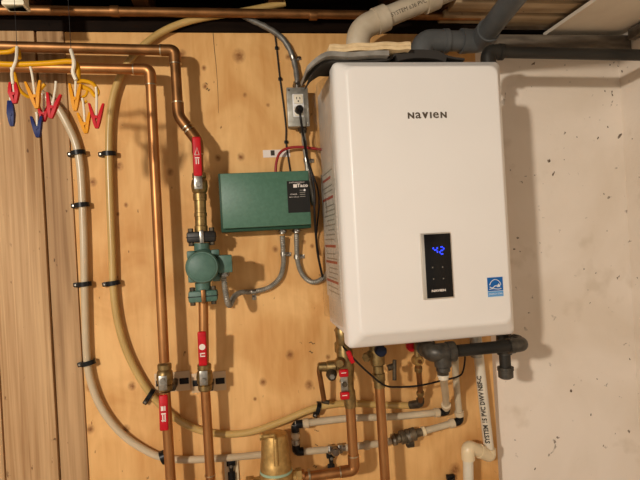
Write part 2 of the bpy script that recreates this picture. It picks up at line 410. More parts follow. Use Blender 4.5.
# plywood sheet, split at the hairline crack near the top
xr = P(495, 405, 0).x
ply = single('plywood_panel', bx(xl[1] + .001, xr, 0, WY - .0005, .01, TOP, .0015), 'plywood', 'large tan knotty plywood sheet carrying the pipes and the heater', 'plywood', origin=ORI)
cr = smooth([P(213, 33, -.0006), P(214.5, 50, -.0006), P(216.5, 70, -.0006), P(218, 95, -.0006), P(218.5, 113, -.0006)], 5)
part('crack', MB().tube(cr, [.0008 * (1 - .7 * i / len(cr)) for i in range(len(cr))], 5), 'black_print', ply)
for (px, py, lx, lz) in [(309, 343, 6, 0), (309, 352, 4, 0), (313, 424, 6, 0), (314, 430, 5, 1), (315, 444, 3, 2), (313, 467, 4, -1), (205, 83, 3, 1), (206, 90, 4, -1)]:
    part('pencil_mark', MB().tube(smooth([P(px, py, -.0004), P(px + lx * .4, py - 1 + lz, -.0004), P(px + lx * .6, py + 1, -.0004), P(px + lx, py + lz, -.0004)], 3), .0009, 5), 'black_print', ply)

# ------------------------------------------------------------------ water heater
HX, HW, HH, HD, HB = .006, .459, .706, .345, -.022
def rrect(x0, x1, z0, z1, y, rad, n=5):
    pts = []
    for cx, cz, a0 in ((x1 - rad, z1 - rad, 0), (x0 + rad, z1 - rad, 90), (x0 + rad, z0 + rad, 180), (x1 - rad, z0 + rad, 270)):
        for k in range(n + 1):
            a = math.radians(a0 + 90 * k / n); pts.append(Vector((cx + rad * math.cos(a), y, cz + rad * math.sin(a) + ZO)))
    return pts
heater = thing('water_heater', 'white tankless water heater with blue lit display hanging on the plywood', 'water heater', (.22, -.17, ZO))
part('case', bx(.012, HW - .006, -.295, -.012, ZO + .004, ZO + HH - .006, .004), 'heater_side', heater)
mb = MB(); loops = []
for ins, dep in [(.002, .262), (0, .264), (0, .298), (.0012, .306), (.0045, .3135), (.0105, .3215), (.0180, .3315), (.0225, .3385), (.0255, .3425), (.0285, .3445), (.0315, .345)]:
    k = ins
    loops.append(rrect(HX + k, HW - k, HB + k * 1.5, HH - k * .9, -dep, .012 + ins * .35))
n = len(loops[0]); vs = [p for l in loops for p in l]; fs = []
for i in range(len(loops) - 1):
    for k in range(n): fs.append((i * n + k, i * n + (k + 1) % n, (i + 1) * n + (k + 1) % n, (i + 1) * n + k))
fs.append(tuple((len(loops) - 1) * n + k for k in range(n))); fs.append(tuple(range(n)))
cover = part('front_cover', mb.add(vs, fs), 'heater_white', heater)
YF = -HD - .0006
# brand lettering: caps with enlarged a, v, e at cap height
mb = MB(); c0 = P(427.3, 115.2, YF)
for ch, dx, w in (('N', -.0428, .0172), ('a', -.0239, .0152), ('v', -.0055, .0166), ('I', .0093, .0046), ('e', .0229, .0160), ('N', .0433, .0168)):
    t_ = MB().text(ch, .02, Matrix(), bold=.0003 if ch in 'ae' else .0010)
    xs_ = [p.x for p in t_.v]; ys_ = [p.y for p in t_.v]; kx = w / (max(xs_) - min(xs_)); ky = .0158 / (max(ys_) - min(ys_))
    mb.add([c0 + Vector((dx + (p.x - (max(xs_) + min(xs_)) / 2) * kx, 0, (p.y - (max(ys_) + min(ys_)) / 2) * ky)) for p in t_.v], t_.f)
part('logo', mb, 'logo_print', cover, 'dark grey brand lettering')
# control panel
a, b_, c, d = [P(x, y, YF) for x, y in ((419.4, 233.5), (449.6, 232.2), (452.9, 297.2), (423.4, 300))]
pc = (a + b_ + c + d) / 4; hw = ((b_ - a).length + (c - d).length) / 4; hh = ((d - a).length + (c - b_).length) / 4
cp = part('control_panel', MB().box(pc + Vector((0, -.002, 0)), (hw, .004, hh), bev=.0015), 'silver_trim', heater, 'narrow black control panel with silver edge')
part('glass', MB().box(pc + Vector((.0035, -.006, 0)), (hw - .005, .0016, hh - .003), bev=.0008), 'glass_black', cp)
yg = pc.y - .0082
def seg_digit(mb, o, w, h, t, on):
    S = {'a': (0, h, 1), 'g': (0, 0, 1), 'd': (0, -h, 1), 'f': (-w, h / 2, 0), 'b': (w, h / 2, 0), 'e': (-w, -h / 2, 0), 'c': (w, -h / 2, 0)}
    for k in on:
        x, z, hz = S[k]; mb.box(o + Vector((x, 0, z)), (w - t * .6, .0002, t / 2) if hz else (t / 2, .0002, h / 2 - t * .6))
mb = MB(); dg_ = P(438.6, 250.2, yg)
seg_digit(mb, dg_ + Vector((-.0085, 0, .001)), .0052, .0088, .0034, 'fgbc'); seg_digit(mb, dg_ + Vector((.0085, 0, -.001)), .0052, .0088, .0034, 'abged')
part('display_digits', mb, 'blue_digit', cp, 'blue lit temperature digits')
for bxp, byp, rr in ((432.5, 267.5, .0042), (442.5, 267, .0034), (443.3, 278.5, .003), (433.5, 279, .003)):
    o_ = P(bxp, byp, yg); mb = MB().ring([(0, rr), (.6, rr), (1, rr * .85)], o_ + Y_ * .0006, o_ - Y_ * .0008, 14)
    bt = part('button', mb, 'panel_black', cp)
    part('button_mark', MB().box(o_ - Y_ * .001, (.0013, .0002, .0013)), 'grey_print', bt) if False else part('button_mark', MB().box(o_ - Y_ * .001, (.0012, .0002, .0012)), 'grey_print', cp)
part('panel_lettering', MB().text('NAVIEN', .0078, FRONT(P(438.8, 290.6, yg)), sx=1.35, bold=.0003), 'white_print', cp)
# blue efficiency sticker
st = P(495.2, 286.9, YF)
sk = part('energy_sticker', MB().box(st, (.0232, .0005, .027)), 'sticker_white', heater, 'small blue and white energy efficiency sticker')
part('sticker_field', MB().box(st + Vector((0, -.0006, .0075)), (.0212, .0003, .0175)), 'sticker_blue', sk)
part('sticker_band', MB().box(st + Vector((0, -.0006, -.0178)), (.0212, .0003, .0068)), 'sticker_lightblue', sk)
mb = MB(); yy = st.y - .0012
arc = [Vector((st.x + .0165 * math.cos(t), yy, st.z - .002 + .021 * math.sin(t))) for t in [math.radians(20 + 140 * i / 12) for i in range(13)]]
mb.tube(arc, .0009, 6)
mb.tube(smooth([Vector((st.x - .016, yy, st.z + .001)), Vector((st.x - .008, yy, st.z - .002)), Vector((st.x, yy, st.z + .003)), Vector((st.x + .007, yy, st.z + .0005))], 5), .0013, 6)
mb.tube(smooth([Vector((st.x - .017, yy, st.z - .005)), Vector((st.x - .006, yy, st.z - .004)), Vector((st.x + .008, yy, st.z - .006)), Vector((st.x + .016, yy, st.z - .0045))], 5), .001, 6)
sc = Vector((st.x + .0095, yy, st.z + .003)); star = []
for k in range(10):
    a_ = math.radians(90 + 36 * k); rr = .0062 if k % 2 == 0 else .0027; star.append(sc + Vector((rr * math.cos(a_), 0, rr * math.sin(a_))))
mb.quadbox(star, Vector((0, .0004, 0)))
part('sticker_mark', mb, 'sticker_white', sk)
part('sticker_lettering', MB().text('ENERGY STAR', .0058, FRONT(st + Vector((0, -.0011, -.0178)))), 'sticker_white', sk)
# warning labels and wrinkled film on the left flank
xs = .0045
part('side_label', bx(xs + .0005, .0125, -.255, -.035, .09 + ZO, .455 + ZO), 'label_paper', heater, 'pale warning label with red lines on the left flank')
sl = heater.children[-1]
for z0, y0, y1 in ((.425, -.20, -.07), (.370, -.22, -.05), (.235, -.22, -.05), (.190, -.23, -.05), (.135, -.23, -.05)):
    part('red_line', bx(xs, .006, y0, y1, z0 + ZO, z0 + .0075 + ZO), 'label_red', sl)
mb = MB()
for i in range(26):
    z0 = .445 - i * .0135
    if any(abs(z0 - q) < .012 for q in (.425, .370, .235, .190, .135)): continue
    mb.add(bx(xs, .006, -.235 + random.random() * .03, -.06 - random.random() * .06, z0 + ZO, z0 + .0035 + ZO).v, bx(0, 1, 0, 1, 0, 1).f)
part('label_text_lines', mb, 'grey_print', sl)['kind'] = 'stuff'
# film: a wavy sheet just off the flank
mb = MB(); ny, nz2 = 14, 40; vs = []; fs = []
for j in range(nz2 + 1):
    for i in range(ny + 1):
        y = -.30 + .285 * i / ny; z = .03 + .655 * j / nz2
        w = .0035 * math.sin(i * 1.7 + j * .35) * math.sin(j * .9 + i * .4) + .004 * max(0, math.sin(j * .33 + 1)) * math.sin(i * .9)
        vs.append(Vector((-.004 + w - (.010 if j > 22 else .0) * math.sin(math.pi * i / ny) * min(1, (j - 22) / 6 if j > 22 else 0), y, z + ZO)))
for j in range(nz2):
    for i in range(ny): fs.append((j * (ny + 1) + i, j * (ny + 1) + i + 1, (j + 1) * (ny + 1) + i + 1, (j + 1) * (ny + 1) + i))
part('protective_film', mb.add(vs, fs), 'clear_film', heater, 'wrinkled clear protective film on the left flank')
# ports under the case
for x in (.06, .15, .25, .30, .36):
    part('port', MB().hexn((x, -.13, ZO + .014), (x, -.13, ZO - .018), .021), 'brass', heater)

# ------------------------------------------------------------------ sheets lying on the heater
def sheet(name, px_pts, y0, y1, th, m, label, cat, wave=.003):
    """bent sheet: profile traced at its front edge, run back towards the wall"""
    prof = smooth(px_pts, 6); n_ = len(prof); ny = 6; vs = []; fs = []
    for s_ in (0, 1):
        for j in range(ny + 1):
            for i, p in enumerate(prof):
                q = Vector(p); q.y = y0 + (y1 - y0) * j / ny
                q.z += wave * math.sin(i * .8 + j * 1.3) * (j / ny) - ((th(q.x) if callable(th) else th) if s_ else 0)
                vs.append(q)
    S = (ny + 1) * n_
    for j in range(ny):
        for i in range(n_ - 1):
            a_ = j * n_ + i; fs.append((a_, a_ + 1, a_ + n_ + 1, a_ + n_)); fs.append((S + a_, S + a_ + n_, S + a_ + n_ + 1, S + a_ + 1))
    for i in range(n_ - 1):
        fs.append((i, S + i, S + i + 1, i + 1)); k = ny * n_ + i; fs.append((k, k + 1, S + k + 1, S + k))
    for j in range(ny):
        a_ = j * n_; fs.append((a_, a_ + n_, S + a_ + n_, S + a_)); a_ += n_ - 1; fs.append((a_, S + a_, S + a_ + n_, a_ + n_))
    return single(name, MB().add(vs, fs), m, label, cat)
YS = -.325
sheet('foam_sheet', [P(311, 73, YS), P(315, 67, YS), P(322, 60, YS), P(331, 57.5, YS), P(350, 57.8, YS), P(375, 57, YS), P(391, 55, YS), P(400, 49.5, YS), P(418, 46.5, YS), P(440, 48, YS), P(452, 53, YS), P(468, 55.5, YS)], YS + .02, -.195, (lambda x, xa=P(400, 50, YS).x, xb=P(448, 50, YS).x: .022 if xa < x < xb else .0055), 'foam_dark', 'dark underlay sheet lying directly on the heater top', 'sheet', .001)
sheet('foam_wrap', [P(307, 66, YS - .004), P(313, 60, YS - .004), P(322, 53.5, YS - .004), P(331, 51, YS - .004), P(350, 52, YS - .004), P(372, 50.5, YS - .004), P(389, 50.5, YS - .004)], YS - .004, -.195, .012, 'foam_grey', 'grey plastic wrap drooping over the top left edge of the heater', 'wrap', .0015)
pb = thing('folded_paper', 'folded beige paper sheets lying on the grey wrap above the heater', 'paper', P(370, 46, YS))
prof = smooth([P(329, 46.5, YS), P(345, 46, YS), P(370, 44.5, YS), P(395, 44, YS), P(411, 44, YS)], 6)
def paper_layer(off, th, y0, y1, name):
    q = [Vector((p.x + off[0], y0, p.z + off[1])) for p in prof]; vs = []; fs = []; n_ = len(q)
    for y in (y0, y1):
        for dz in (0, -th):
            vs += [Vector((p.x, y, p.z + dz + .0012 * math.sin(i * .9))) for i, p in enumerate(q)]
    for i in range(n_ - 1):
        fs += [(i, i + 1, n_ + i + 1, n_ + i), (2 * n_ + i, 3 * n_ + i, 3 * n_ + i + 1, 2 * n_ + i + 1), (i, 2 * n_ + i, 2 * n_ + i + 1, i + 1), (n_ + i, n_ + i + 1, 3 * n_ + i + 1, 3 * n_ + i)]
    fs += [(0, n_, 3 * n_, 2 * n_), (n_ - 1, 3 * n_ - 1, 4 * n_ - 1, 2 * n_ - 1)]
    part(name, MB().add(vs, fs), 'paper_beige', pb)
paper_layer((0, .002), .0065, YS, -.195, 'paper_layer'); paper_layer((-.002, -.0060), .009, YS - .003, -.195, 'paper_layer'); paper_layer((.004, .010), .006, YS + .012, -.195, 'paper_layer')

# ------------------------------------------------------------------ vent pipes
def tube_text(mb, body, size, a, b_, r, facing, flip=False, **k):
    """lettering wrapped on a pipe from a to b, on the side facing 'facing'"""
    ax = (b_ - a).normalized(); ax = -ax if flip else ax; nrm = (facing - ax * facing.dot(ax)).normalized(); up = nrm.cross(ax)
    mb.text(body, size, frame((a + b_) / 2 + nrm * (r + .0004), ax, up), wrap=r, **k)
v0, v1, v2 = P(356, 60, -.15), P(358, 29, -.15), P(442, -6, -.15)
vent = thing('vent_pipe', 'white plastic vent pipe elbowing up and right from the heater top', 'pipe', (v0.x, v0.y, ZO + HH))
v0.z = ZO + HH - .004
path = fillet([v0, v1, v2, P(552, -44, -.16)], .055, 8)
d12 = (v2 - v1).normalized()
part('pipe', MB().tube([v1 + d12 * .05, v2, P(552, -51, -.15)], .0295, 20), 'vent_white', vent)
el = fillet([v0 + Z_ * .0, v1, v1 + d12 * .085], .07, 10)
part('elbow', MB().tube(el, .034, 20), 'vent_white', vent)
part('collar', MB().cyl(v1 + d12 * .055, v1 + d12 * .092, .0375, n=20), 'vent_white', vent)
cA = P(430, .5, -.15); cA = v1 + d12 * (cA - v1).dot(d12); part('coupling', MB().cyl(cA - d12 * .02, cA + d12 * .022, .0365, n=20), 'vent_white', vent)
mb = MB(); tube_text(mb, 'SYSTEM 636 PVC', .016, v1 + d12 * .10, cA - d12 * .03, .0295, (CAM - v1).normalized()); part('print', mb, 'black_print', vent)
g0 = P(421, 60, -.13); g0.z = ZO + HH - .004; g1 = P(421, 41, -.13); g2 = P(480, 40, -.13); g2.z = g1.z
gv = thing('vent_pipe', 'grey plastic intake pipe running right then slanting up out of the picture', 'pipe', (g0.x, g0.y, ZO + HH))
part('elbow', MB().tube(fillet([g0, g1, g1 + X_ * .075], .05, 8), .0335, 20), 'vent_grey', gv)
part('pipe', MB().cyl(g1 + X_ * .07, g2 - X_ * .03, .030, n=20), 'vent_grey', gv)
part('collar', MB().cyl(g1 + X_ * .068, g1 + X_ * .082, .0355, n=20), 'vent_grey', gv); part('collar', MB().cyl(g2 - X_ * .062, g2 - X_ * .045, .0365, n=20), 'vent_grey', gv)
gd = (P(513, -1, -.36) - g2).normalized()
part('elbow', MB().tube(fillet([g2 - X_ * .055, g2, g2 + gd * .07], .05, 8), .035, 20), 'vent_grey', gv)
part('pipe', MB().cyl(g2 + gd * .06, g2 + gd * .62, .030, n=20), 'vent_grey', gv)

# ------------------------------------------------------------------ pipework helpers
def pipe_run(name, label, pts, r, m, rad=.03, cat='pipe', collars=(), elbows=True, group=None, em=None, rings='solder', bottom=None):
    """thing: straight pipes between corners, an elbow piece at every corner, extra collars at given points (point, direction, half length, extra radius)"""
    pts = [Vector(p) for p in pts]; root = thing(name, label, cat, bottom or min(pts, key=lambda p: p.z), group)
    ends = []
    for i in range(len(pts) - 1):
        d = (pts[i + 1] - pts[i]).normalized(); a_ = pts[i] + d * (rad if i > 0 else 0); b2 = pts[i + 1] - d * (rad if i < len(pts) - 2 else 0)
        part('tube', MB().cyl(a_, b2, r, n=18), m, root)
    for i in range(1, len(pts) - 1):
        d1 = (pts[i] - pts[i - 1]).normalized(); d2 = (pts[i + 1] - pts[i]).normalized()
        e = part('elbow', MB().tube(fillet([pts[i] - d1 * (rad + .012), pts[i] - d1 * rad, pts[i], pts[i] + d2 * rad, pts[i] + d2 * (rad + .012)], rad, 6), r * 1.13, 18), em or m, root)
        for q, dd in ((pts[i] - d1 * (rad + .012), d1), (pts[i] + d2 * (rad + .012), d2)):
            part('solder_ring', MB().cyl(q - dd * .0018, q + dd * .0018, r * 1.16, n=18), rings, e)
    for q, dd, hl, ex in collars:
        part('collar', MB().ring([(0, r * ex * .96), (.12, r * ex), (.88, r * ex), (1, r * ex * .96)], Vector(q) - dd * hl, Vector(q) + dd * hl, 18), rings if hl < .004 else (em or m), root)
    return root

def ext(a_, b2, z=.03):
    """continue the line a-b down to height z"""
    return a_ + (b2 - a_) * ((z - a_.z) / (b2.z - a_.z))
RP = .0143
YP = -.085
# pipe with the down valve (left)
a_ = P(-40, 66, YP); b2 = P(150, 69.5, YP); b2.z = a_.z + (b2.z - a_.z); c_ = P(171.5, 482, YP)
c2 = P(164.3, 362, YP); dA = (c_ - b2).normalized()
pa0 = pipe_run('copper_pipe', 'copper pipe elbowing down past the green pump, left of the two, reaching its red valve', [a_, b2, c2], RP, 'copper', .032)
pipe_run('copper_pipe', 'short copper pipe below the left red valve with the handle pointing down', [P(165.3, 392, YP), ext(P(165.3, 392, YP), P(172.0, 500, YP))], RP, 'copper')
# pipe of the pump
bh0, bh1 = P(-40, 45.5, YP), P(174.5, 50.5, YP); bv, bw = P(178.5, 116, YP), P(197.5, 141, YP)
pipe_run('copper_pipe', 'copper pipe with an offset bend leading down to the topmost red valve', [bh0, bh1, bv, bw, P(198.5, 176, YP)], RP * 1.02, 'copper_dull', .026)
pipe_run('copper_pipe', 'short copper pipe between the green pump and the red valve below it', [P(203.3, 301, YP), P(204.2, 366, YP)], RP * .95, 'copper')
pipe_run('copper_pipe', 'copper pipe running down below the red valve under the green pump', [P(205.2, 388, YP), ext(P(205.2, 388, YP), P(211.8, 500, YP))], RP * .95, 'copper', collars=[(P(210, 475, YP), Z_, .0022, 1.14)])
# long overhead copper pipe
pipe_run('copper_pipe', 'long thin copper pipe running overhead below the ceiling joists', [P(-40, 9.5, -.035), P(480, 16.5, -.035)], .0135, 'copper_dull', collars=[(P(313, 15.2, -.035), X_, .012, 1.18), (P(115, 11.4, -.035), X_, .012, 1.18)])

# ball valves
def ball_valve(label, c, d, hdir, grip0, grip1, mark=0):
    """c: centre on the pipe axis, d: pipe direction (up), hdir: +1 the lever points up, grip0/grip1: ends of the red grip measured along d"""
    c = Vector(c); v = thing('ball_valve', label, 'valve', c - d * .04, 'red handled ball valves'); f = Vector((0, -1, 0)); s = d.cross(f)
    part('body', MB().ring([(0, .017), (.04, .0195), (.2, .0195), (.22, .017), (.3, .0215), (.5, .0235), (.7, .0215), (.78, .017), (.8, .0195), (.96, .0195), (1, .017)], c - d * .038, c + d * .038, 18), 'brass', v)
    part('stem', MB().cyl(c + f * .015, c + f * .037, .0095, n=14), 'brass', v)
    part('stem_nut', MB().hexn(c + f * .0425, c + f * .049, .0082), 'steel', v)
    lv = part('lever', MB().box(c + f * .040 + d * hdir * .007, (.0110, .0018, .020), (s, f, d), .001), 'steel', v)
    g0, g1 = c + d * grip0 + f * .040, c + d * grip1 + f * .048; ax = (g1 - g0); ln = ax.length; ax.normalize(); nn = s.cross(ax)
    gm = (g0 + g1) / 2
    gp = part('grip', MB().box(gm, (.0118, .0055, ln / 2), (s, nn, ax), .0045, 3), 'red_grip', lv, 'red plastic lever grip')
    mb = MB(); o = gm + f * .0062
    sd = f - ax * f.dot(ax); sd.normalize(); o = gm + sd * .0059; upx = ax * (1 if ax.z > 0 else -1); sx = upx.cross(sd)
    sx = sx if sx.x > 0 else -sx
    def bar(u, w, hu, hw): mb.box(o + sx * u + upx * w, (hu, .0003, hw), (sx, sd, upx))
    if mark == 0:
        tri = [o + sx * -.006 + upx * .004, o + sx * .006 + upx * .004, o + sx * .001 + upx * .024]
        mb.tube(tri + [tri[0]], .0012, 5); bar(0, -.004, .006, .0015); bar(-.003, -.014, .0013, .007); bar(.003, -.014, .0013, .007)
    elif mark == 1:
        mb.ring([(0, .0085), (1, .0085)], o + upx * .006, o + upx * .006 + sd * .0004, 16); bar(0, -.012, .007, .0015); bar(0, -.020, .007, .0015); bar(-.005, -.016, .0014, .005)
    else:
        bar(-.003, .012, .0035, .006); bar(.004, .012, .0014, .006); bar(0, -.002, .006, .002); bar(-.002, -.014, .0014, .009); bar(.004, -.014, .0014, .009); bar(0, -.02, .006, .0014)
    part('print', mb, 'white_print', lv)
    return v
dB = (P(198, 140, YP) - P(204, 300, YP)).normalized()
def along(c, d, px, py, Y): return (P(px, py, Y) - c).dot(d)
c = P(199.5, 186, YP); ball_valve('red handled ball valve with the lever up, above the green pump', c, dB, 1, along(c, dB, 199, 176, YP - .044), along(c, dB, 197, 137, YP - .044), 0)
part('adapter', MB().ring([(0, .019), (.12, .019), (.13, .0165), (.45, .0165), (.46, .018), (.55, .018), (.56, .0165), (.8, .0165), (.81, .0185), (1, .0185)], P(199.9, 196, YP), P(201.3, 233, YP), 18), 'brass', [o for o in bpy.data.objects if o.name.startswith('ball_valve')][0])
c = P(204.7, 377, YP); ball_valve('red handled ball valve with the lever up, below the green pump', c, dB, 1, along(c, dB, 204, 366, YP - .044), along(c, dB, 203.5, 331, YP - .044), 1)
c = P(164.9, 377, YP); ball_valve('red handled ball valve with the lever pointing down on the left copper pipe', c, dB, -1, along(c, dB, 165, 395, YP - .044), along(c, dB, 166, 430, YP - .044), 2)

# beige pipe hangers behind the two lower valves
for px, w, lab in ((172.5, 16.5, 'beige slotted bracket plate behind the left lower red valve'), (208.8, 16.5, 'beige slotted bracket plate behind the red valve under the pump')):
    o = P(px, 382, -.004); t = thing('pipe_bracket', lab, 'bracket', o - Z_ * .03, 'slotted bracket plates')
    h = .0031 * w
    part('plate', MB().box(o + Y_ * .002, (h, .002, .029), bev=.001), 'bracket_beige', t)
    for sx in (-1, 1): part('slot', MB().box(o + X_ * sx * h * .66 - Y_ * .0005, (h * .26, .0012, .009), bev=.0008), 'black_rubber', t)
    part('saddle', MB().box(o - Y_ * .033, (.016, .034, .010), bev=.003), 'dark_steel', t)

# ------------------------------------------------------------------ circulator pump
pc = P(202.3, 267, YP - .10); pc.y = YP
pump = thing('circulator_pump', 'dark green round circulator pump with side junction box on the copper pipe', 'pump', P(203, 303, YP))
def flange(z_px0, z_px1, px, m1, name):
    a_, b2 = P(px, z_px0, YP), P(px + (z_px1 - z_px0) * .045, z_px1, YP); mid = (a_ + b2) / 2; hz = (a_ - b2).length / 2
    f = part(name, MB().box(mid, (.040, .022, hz * .85), bev=.006, seg=2), m1, pump)
    part('seam', MB().box(mid, (.041, .0225, .0012)), 'black_rubber', f)
    for sx in (-1, 1):
        q = mid + X_ * sx * .029 - Y_ * .008
        part('bolt', MB().hexn(q + Z_ * (hz + .007), q + Z_ * hz * .6, .0075).cyl(q - Z_ * (hz + .006), q + Z_ * hz, .0045).hexn(q - Z_ * (hz + .006), q - Z_ * hz * .6, .0075), 'dark_steel', f)
    part('clip', MB().box(mid - Y_ * .024 + X_ * .002, (.006, .004, hz), bev=.002), 'steel' if name == 'upper_flange' else 'copper_dull', f)
mat('flange_black', srgb(48, 44, 38), 0.45, 0.4, c2=srgb(34, 30, 26), scale=(60, 60, 60))
flange(230.5, 243.5, 201.3, 'flange_black', 'upper_flange'); flange(289, 302.5, 203, 'pump_green', 'lower_flange')
part('neck', MB().cyl(P(201.8, 243, YP), P(203, 290, YP), .022, n=18), 'pump_green', pump)
part('volute', MB().ring([(0, .020), (.1, .034), (.3, .046), (.7, .048), (.9, .040), (1, .036)], pc + Y_ * .035, pc - Y_ * .045, 24), 'pump_green', pump)
for sx, sz in ((-1, 1), (1, 1), (-1, -1), (1, -1)):
    part('lug', MB().box(pc + Vector((sx * .033, -.030, sz * .033)), (.011, .014, .011), bev=.003), 'pump_green', pump)
mt = part('motor', MB().ring([(0, .040), (.75, .041), (.80, .0435), (.93, .0435), (1, .040)], pc - Y_ * .04, pc - Y_ * .112, 32), 'pump_green', pump)
part('motor_cap', MB().ring([(0, .038), (.6, .037), (1, .033)], pc - Y_ * .110, pc - Y_ * .116, 32), 'pump_green', mt)
jb0 = P(225.2, 263.5, -.135)
jb = part('junction_box', MB().box(jb0, (.019, .028, .0235), bev=.004), 'pump_green', pump)
part('box_cover', MB().box(jb0 - Y_ * .0285 , (.0195, .0035, .024), bev=.003), 'pump_green', jb)
part('gasket', MB().box(jb0 - X_ * .022, (.004, .022, .02), bev=.002), 'black_rubber', jb)
part('conduit_connector', MB().cyl(jb0 - Z_ * .022 + X_ * -.004, jb0 - Z_ * .036 + X_ * -.002, .0115).hexn(jb0 - Z_ * .028 + X_ * -.004, jb0 - Z_ * .034 + X_ * -.003, .0145), 'steel', jb)

# ------------------------------------------------------------------ green control box
q = [P(x, y, -.085) for x, y in ((219.7, 174), (307.9, 170), (312, 224.6), (223.4, 228.6))]
gx0, gx1 = (q[0].x + q[3].x) / 2, (q[1].x + q[2].x) / 2; gz1, gz0 = (q[0].z + q[1].z) / 2, (q[2].z + q[3].z) / 2
gb = thing('control_box', 'flat green metal pump control box with black label on the plywood', 'control box', ((gx0 + gx1) / 2, -.04, gz0))
part('base', bx(gx0 - .006, gx1 + .001, -.070, -.0005, gz0 - .010, gz1 + .002, .002), 'box_green_dark', gb)
part('lid', bx(gx0, gx1, -.085, -.052, gz0, gz1, .0028), 'box_green', gb)
pq = P(298.6, 196.6, -.0856)
pl = part('label_panel', MB().box(pq, (.0325, .0006, .0465)), 'panel_black', gb, 'black printed label on the right of the lid')
part('label_lettering', MB().text('Taco', .0140, FRONT(pq + Vector((.013, -.0009, .032))), sx=1.15, bold=.0004).box(pq + Vector((-.0085, -.0009, .0315)), (.0055, .0002, .0048)).text('SWITCHING RELAY', .0052, FRONT(pq + Vector((-.003, -.0009, .0415)))).text('POWER', .0056, FRONT(pq + Vector((-.014, -.0009, .007)))).text('INPUT 120 VAC', .0042, FRONT(pq + Vector((-.013, -.0009, -.001)))), 'white_print', pl)
part('indicator', MB().cyl(pq + Vector((.0185, -.0005, .0185)), pq + Vector((.0185, -.0016, .0185)), .0032), 'sticker_white', pl)
part('label_text_lines', MB().box(pq + Vector((.012, -.0008, .012)), (.008, .0002, .0008)).box(pq + Vector((.012, -.0008, .006)), (.008, .0002, .0008)).box(pq + Vector((.012, -.0008, .0)), (.008, .0002, .0008)).box(pq + Vector((.010, -.0008, .0185)), (.006, .0002, .0008)), 'grey_print', pl)
for px in (282.5, 296.5):
    o = P(px, 232, -.03); o.z = gz0 - .010
    part('conduit_fitting', MB().cyl(o + Z_ * .004, o - Z_ * .012, .0105).hexn(o - Z_ * .003, o - Z_ * .008, .0145), 'steel', gb)

def flex(name, label, pts, r=.0085, pitch=.0055, m='galvanized', cat='conduit', extra=None):
    sm = smooth(pts, 10); res = []; acc = 0; last = sm[0]; res = [sm[0]]
    tot = sum((b3 - a3).length for a3, b3 in zip(sm, sm[1:])); n_ = int(tot / pitch * 2); step = tot / n_
    cur = 0.0; i = 0; p = sm[0]; segs = list(zip(sm, sm[1:])); pos = []
    cum = [0]
    for a3, b3 in segs: cum.append(cum[-1] + (b3 - a3).length)
    for k in range(n_ + 1):
        s_ = min(k * step, tot - 1e-9)
        while cum[i + 1] < s_: i += 1
        t = (s_ - cum[i]) / max(cum[i + 1] - cum[i], 1e-9); pos.append(sm[i].lerp(sm[i + 1], t))
    rad = [r if k % 2 else r * .84 for k in range(len(pos))]
    t = thing(name, label, cat, min(pos, key=lambda p: p.z)); part('sheath', MB().tube(pos, rad, 10), m, t)
    return t
def strap(t, px, py, Y, axis, r=.0095, ears=((1, 0),), m='steel'):
    o = P(px, py, Y); axis = axis.normalized(); mb = MB().cyl(o - axis * .006, o + axis * .006, r, n=14); s_ = part('strap', mb, m, t)
    for e in ears:
        d = Vector((e[0], 0, e[1])).normalized(); k = o + d * (r + .007); k.y = -.002
        part('strap_ear', MB().box(k, (.009, .0015, .006), (d, Y_, d.cross(Y_)), .0008), m, s_); part('screw', MB().ring([(0, .0045), (.6, .004), (1, .001)], k - Y_ * .001, k - Y_ * .0045, 10), m, s_)
ca = flex('flexible_conduit', 'grey flexible conduit curving from the green box to the pump', [P(282.3, 236, -.03), P(283, 250, -.02), P(283.3, 265, -.014), P(279.5, 278, -.014), P(269, 287.5, -.014), P(254, 291.5, -.016), P(241, 292.5, -.03), P(234, 297, -.075), P(230, 305, -.115), P(227.3, 301, -.137), P(225.0, 288, -.139), P(223.6, 275, -.139)])
strap(ca, 283.3, 254, -.018, Z_, ears=((1, -.1),)); strap(ca, 254, 292, -.016, X_, ears=((0, -1),))
cb = flex('flexible_conduit', 'short grey flexible conduit looping from the green box behind the heater', [P(296.5, 234, -.03), P(296.7, 246, -.02), P(297.5, 260, -.014), P(301.5, 273, -.014), P(309, 281, -.014), P(317, 281.5, -.014), P(325, 276, -.014), P(331, 268, -.013)])
strap(cb, 296.8, 257, -.016, Z_, ears=((1, 0),))

# ------------------------------------------------------------------ outlet and its wiring
q = [P(x, y, -.05) for x, y in ((286.8, 87.5), (308.2, 86.8), (309.4, 126), (287.8, 127))]
ox0, ox1 = (q[0].x + q[3].x) / 2, (q[1].x + q[2].x) / 2; oz1, oz0 = (q[0].z + q[1].z) / 2, (q[2].z + q[3].z) / 2; oc = Vector(((ox0 + ox1) / 2, -.05, (oz0 + oz1) / 2))
ob = thing('outlet_box', 'grey metal outlet box with white duplex socket left of the heater', 'outlet', (oc.x, -.025, oz0))
part('box', bx(ox0 + .003, ox1 - .003, -.045, -.0005, oz0 + .003, oz1 - .003, .004), 'galvanized', ob)
part('cover_plate', bx(ox0, ox1, -.050, -.044, oz0, oz1, .0025), 'galvanized', ob)
so = P(298.4, 105.5, -.0505)
sp = part('socket', MB().box(so, (.0170, .003, .0345), bev=.0025), 'sticker_white', ob)
for dz in (.018, -.018):
    o = so + Vector((0, -.0035, dz))
    part('socket_face', MB().box(o, (.0135, .001, .0135), bev=.003), 'hook_white', sp)
    if dz > 0: part('slot', MB().box(o + Vector((-.005, -.001, .003)), (.001, .0005, .0035)).box(o + Vector((.005, -.001, .003)), (.001, .0005, .003)).cyl(o + Vector((0, -.0006, -.006)), o + Vector((0, -.0016, -.006)), .0022), 'black_plastic', sp)
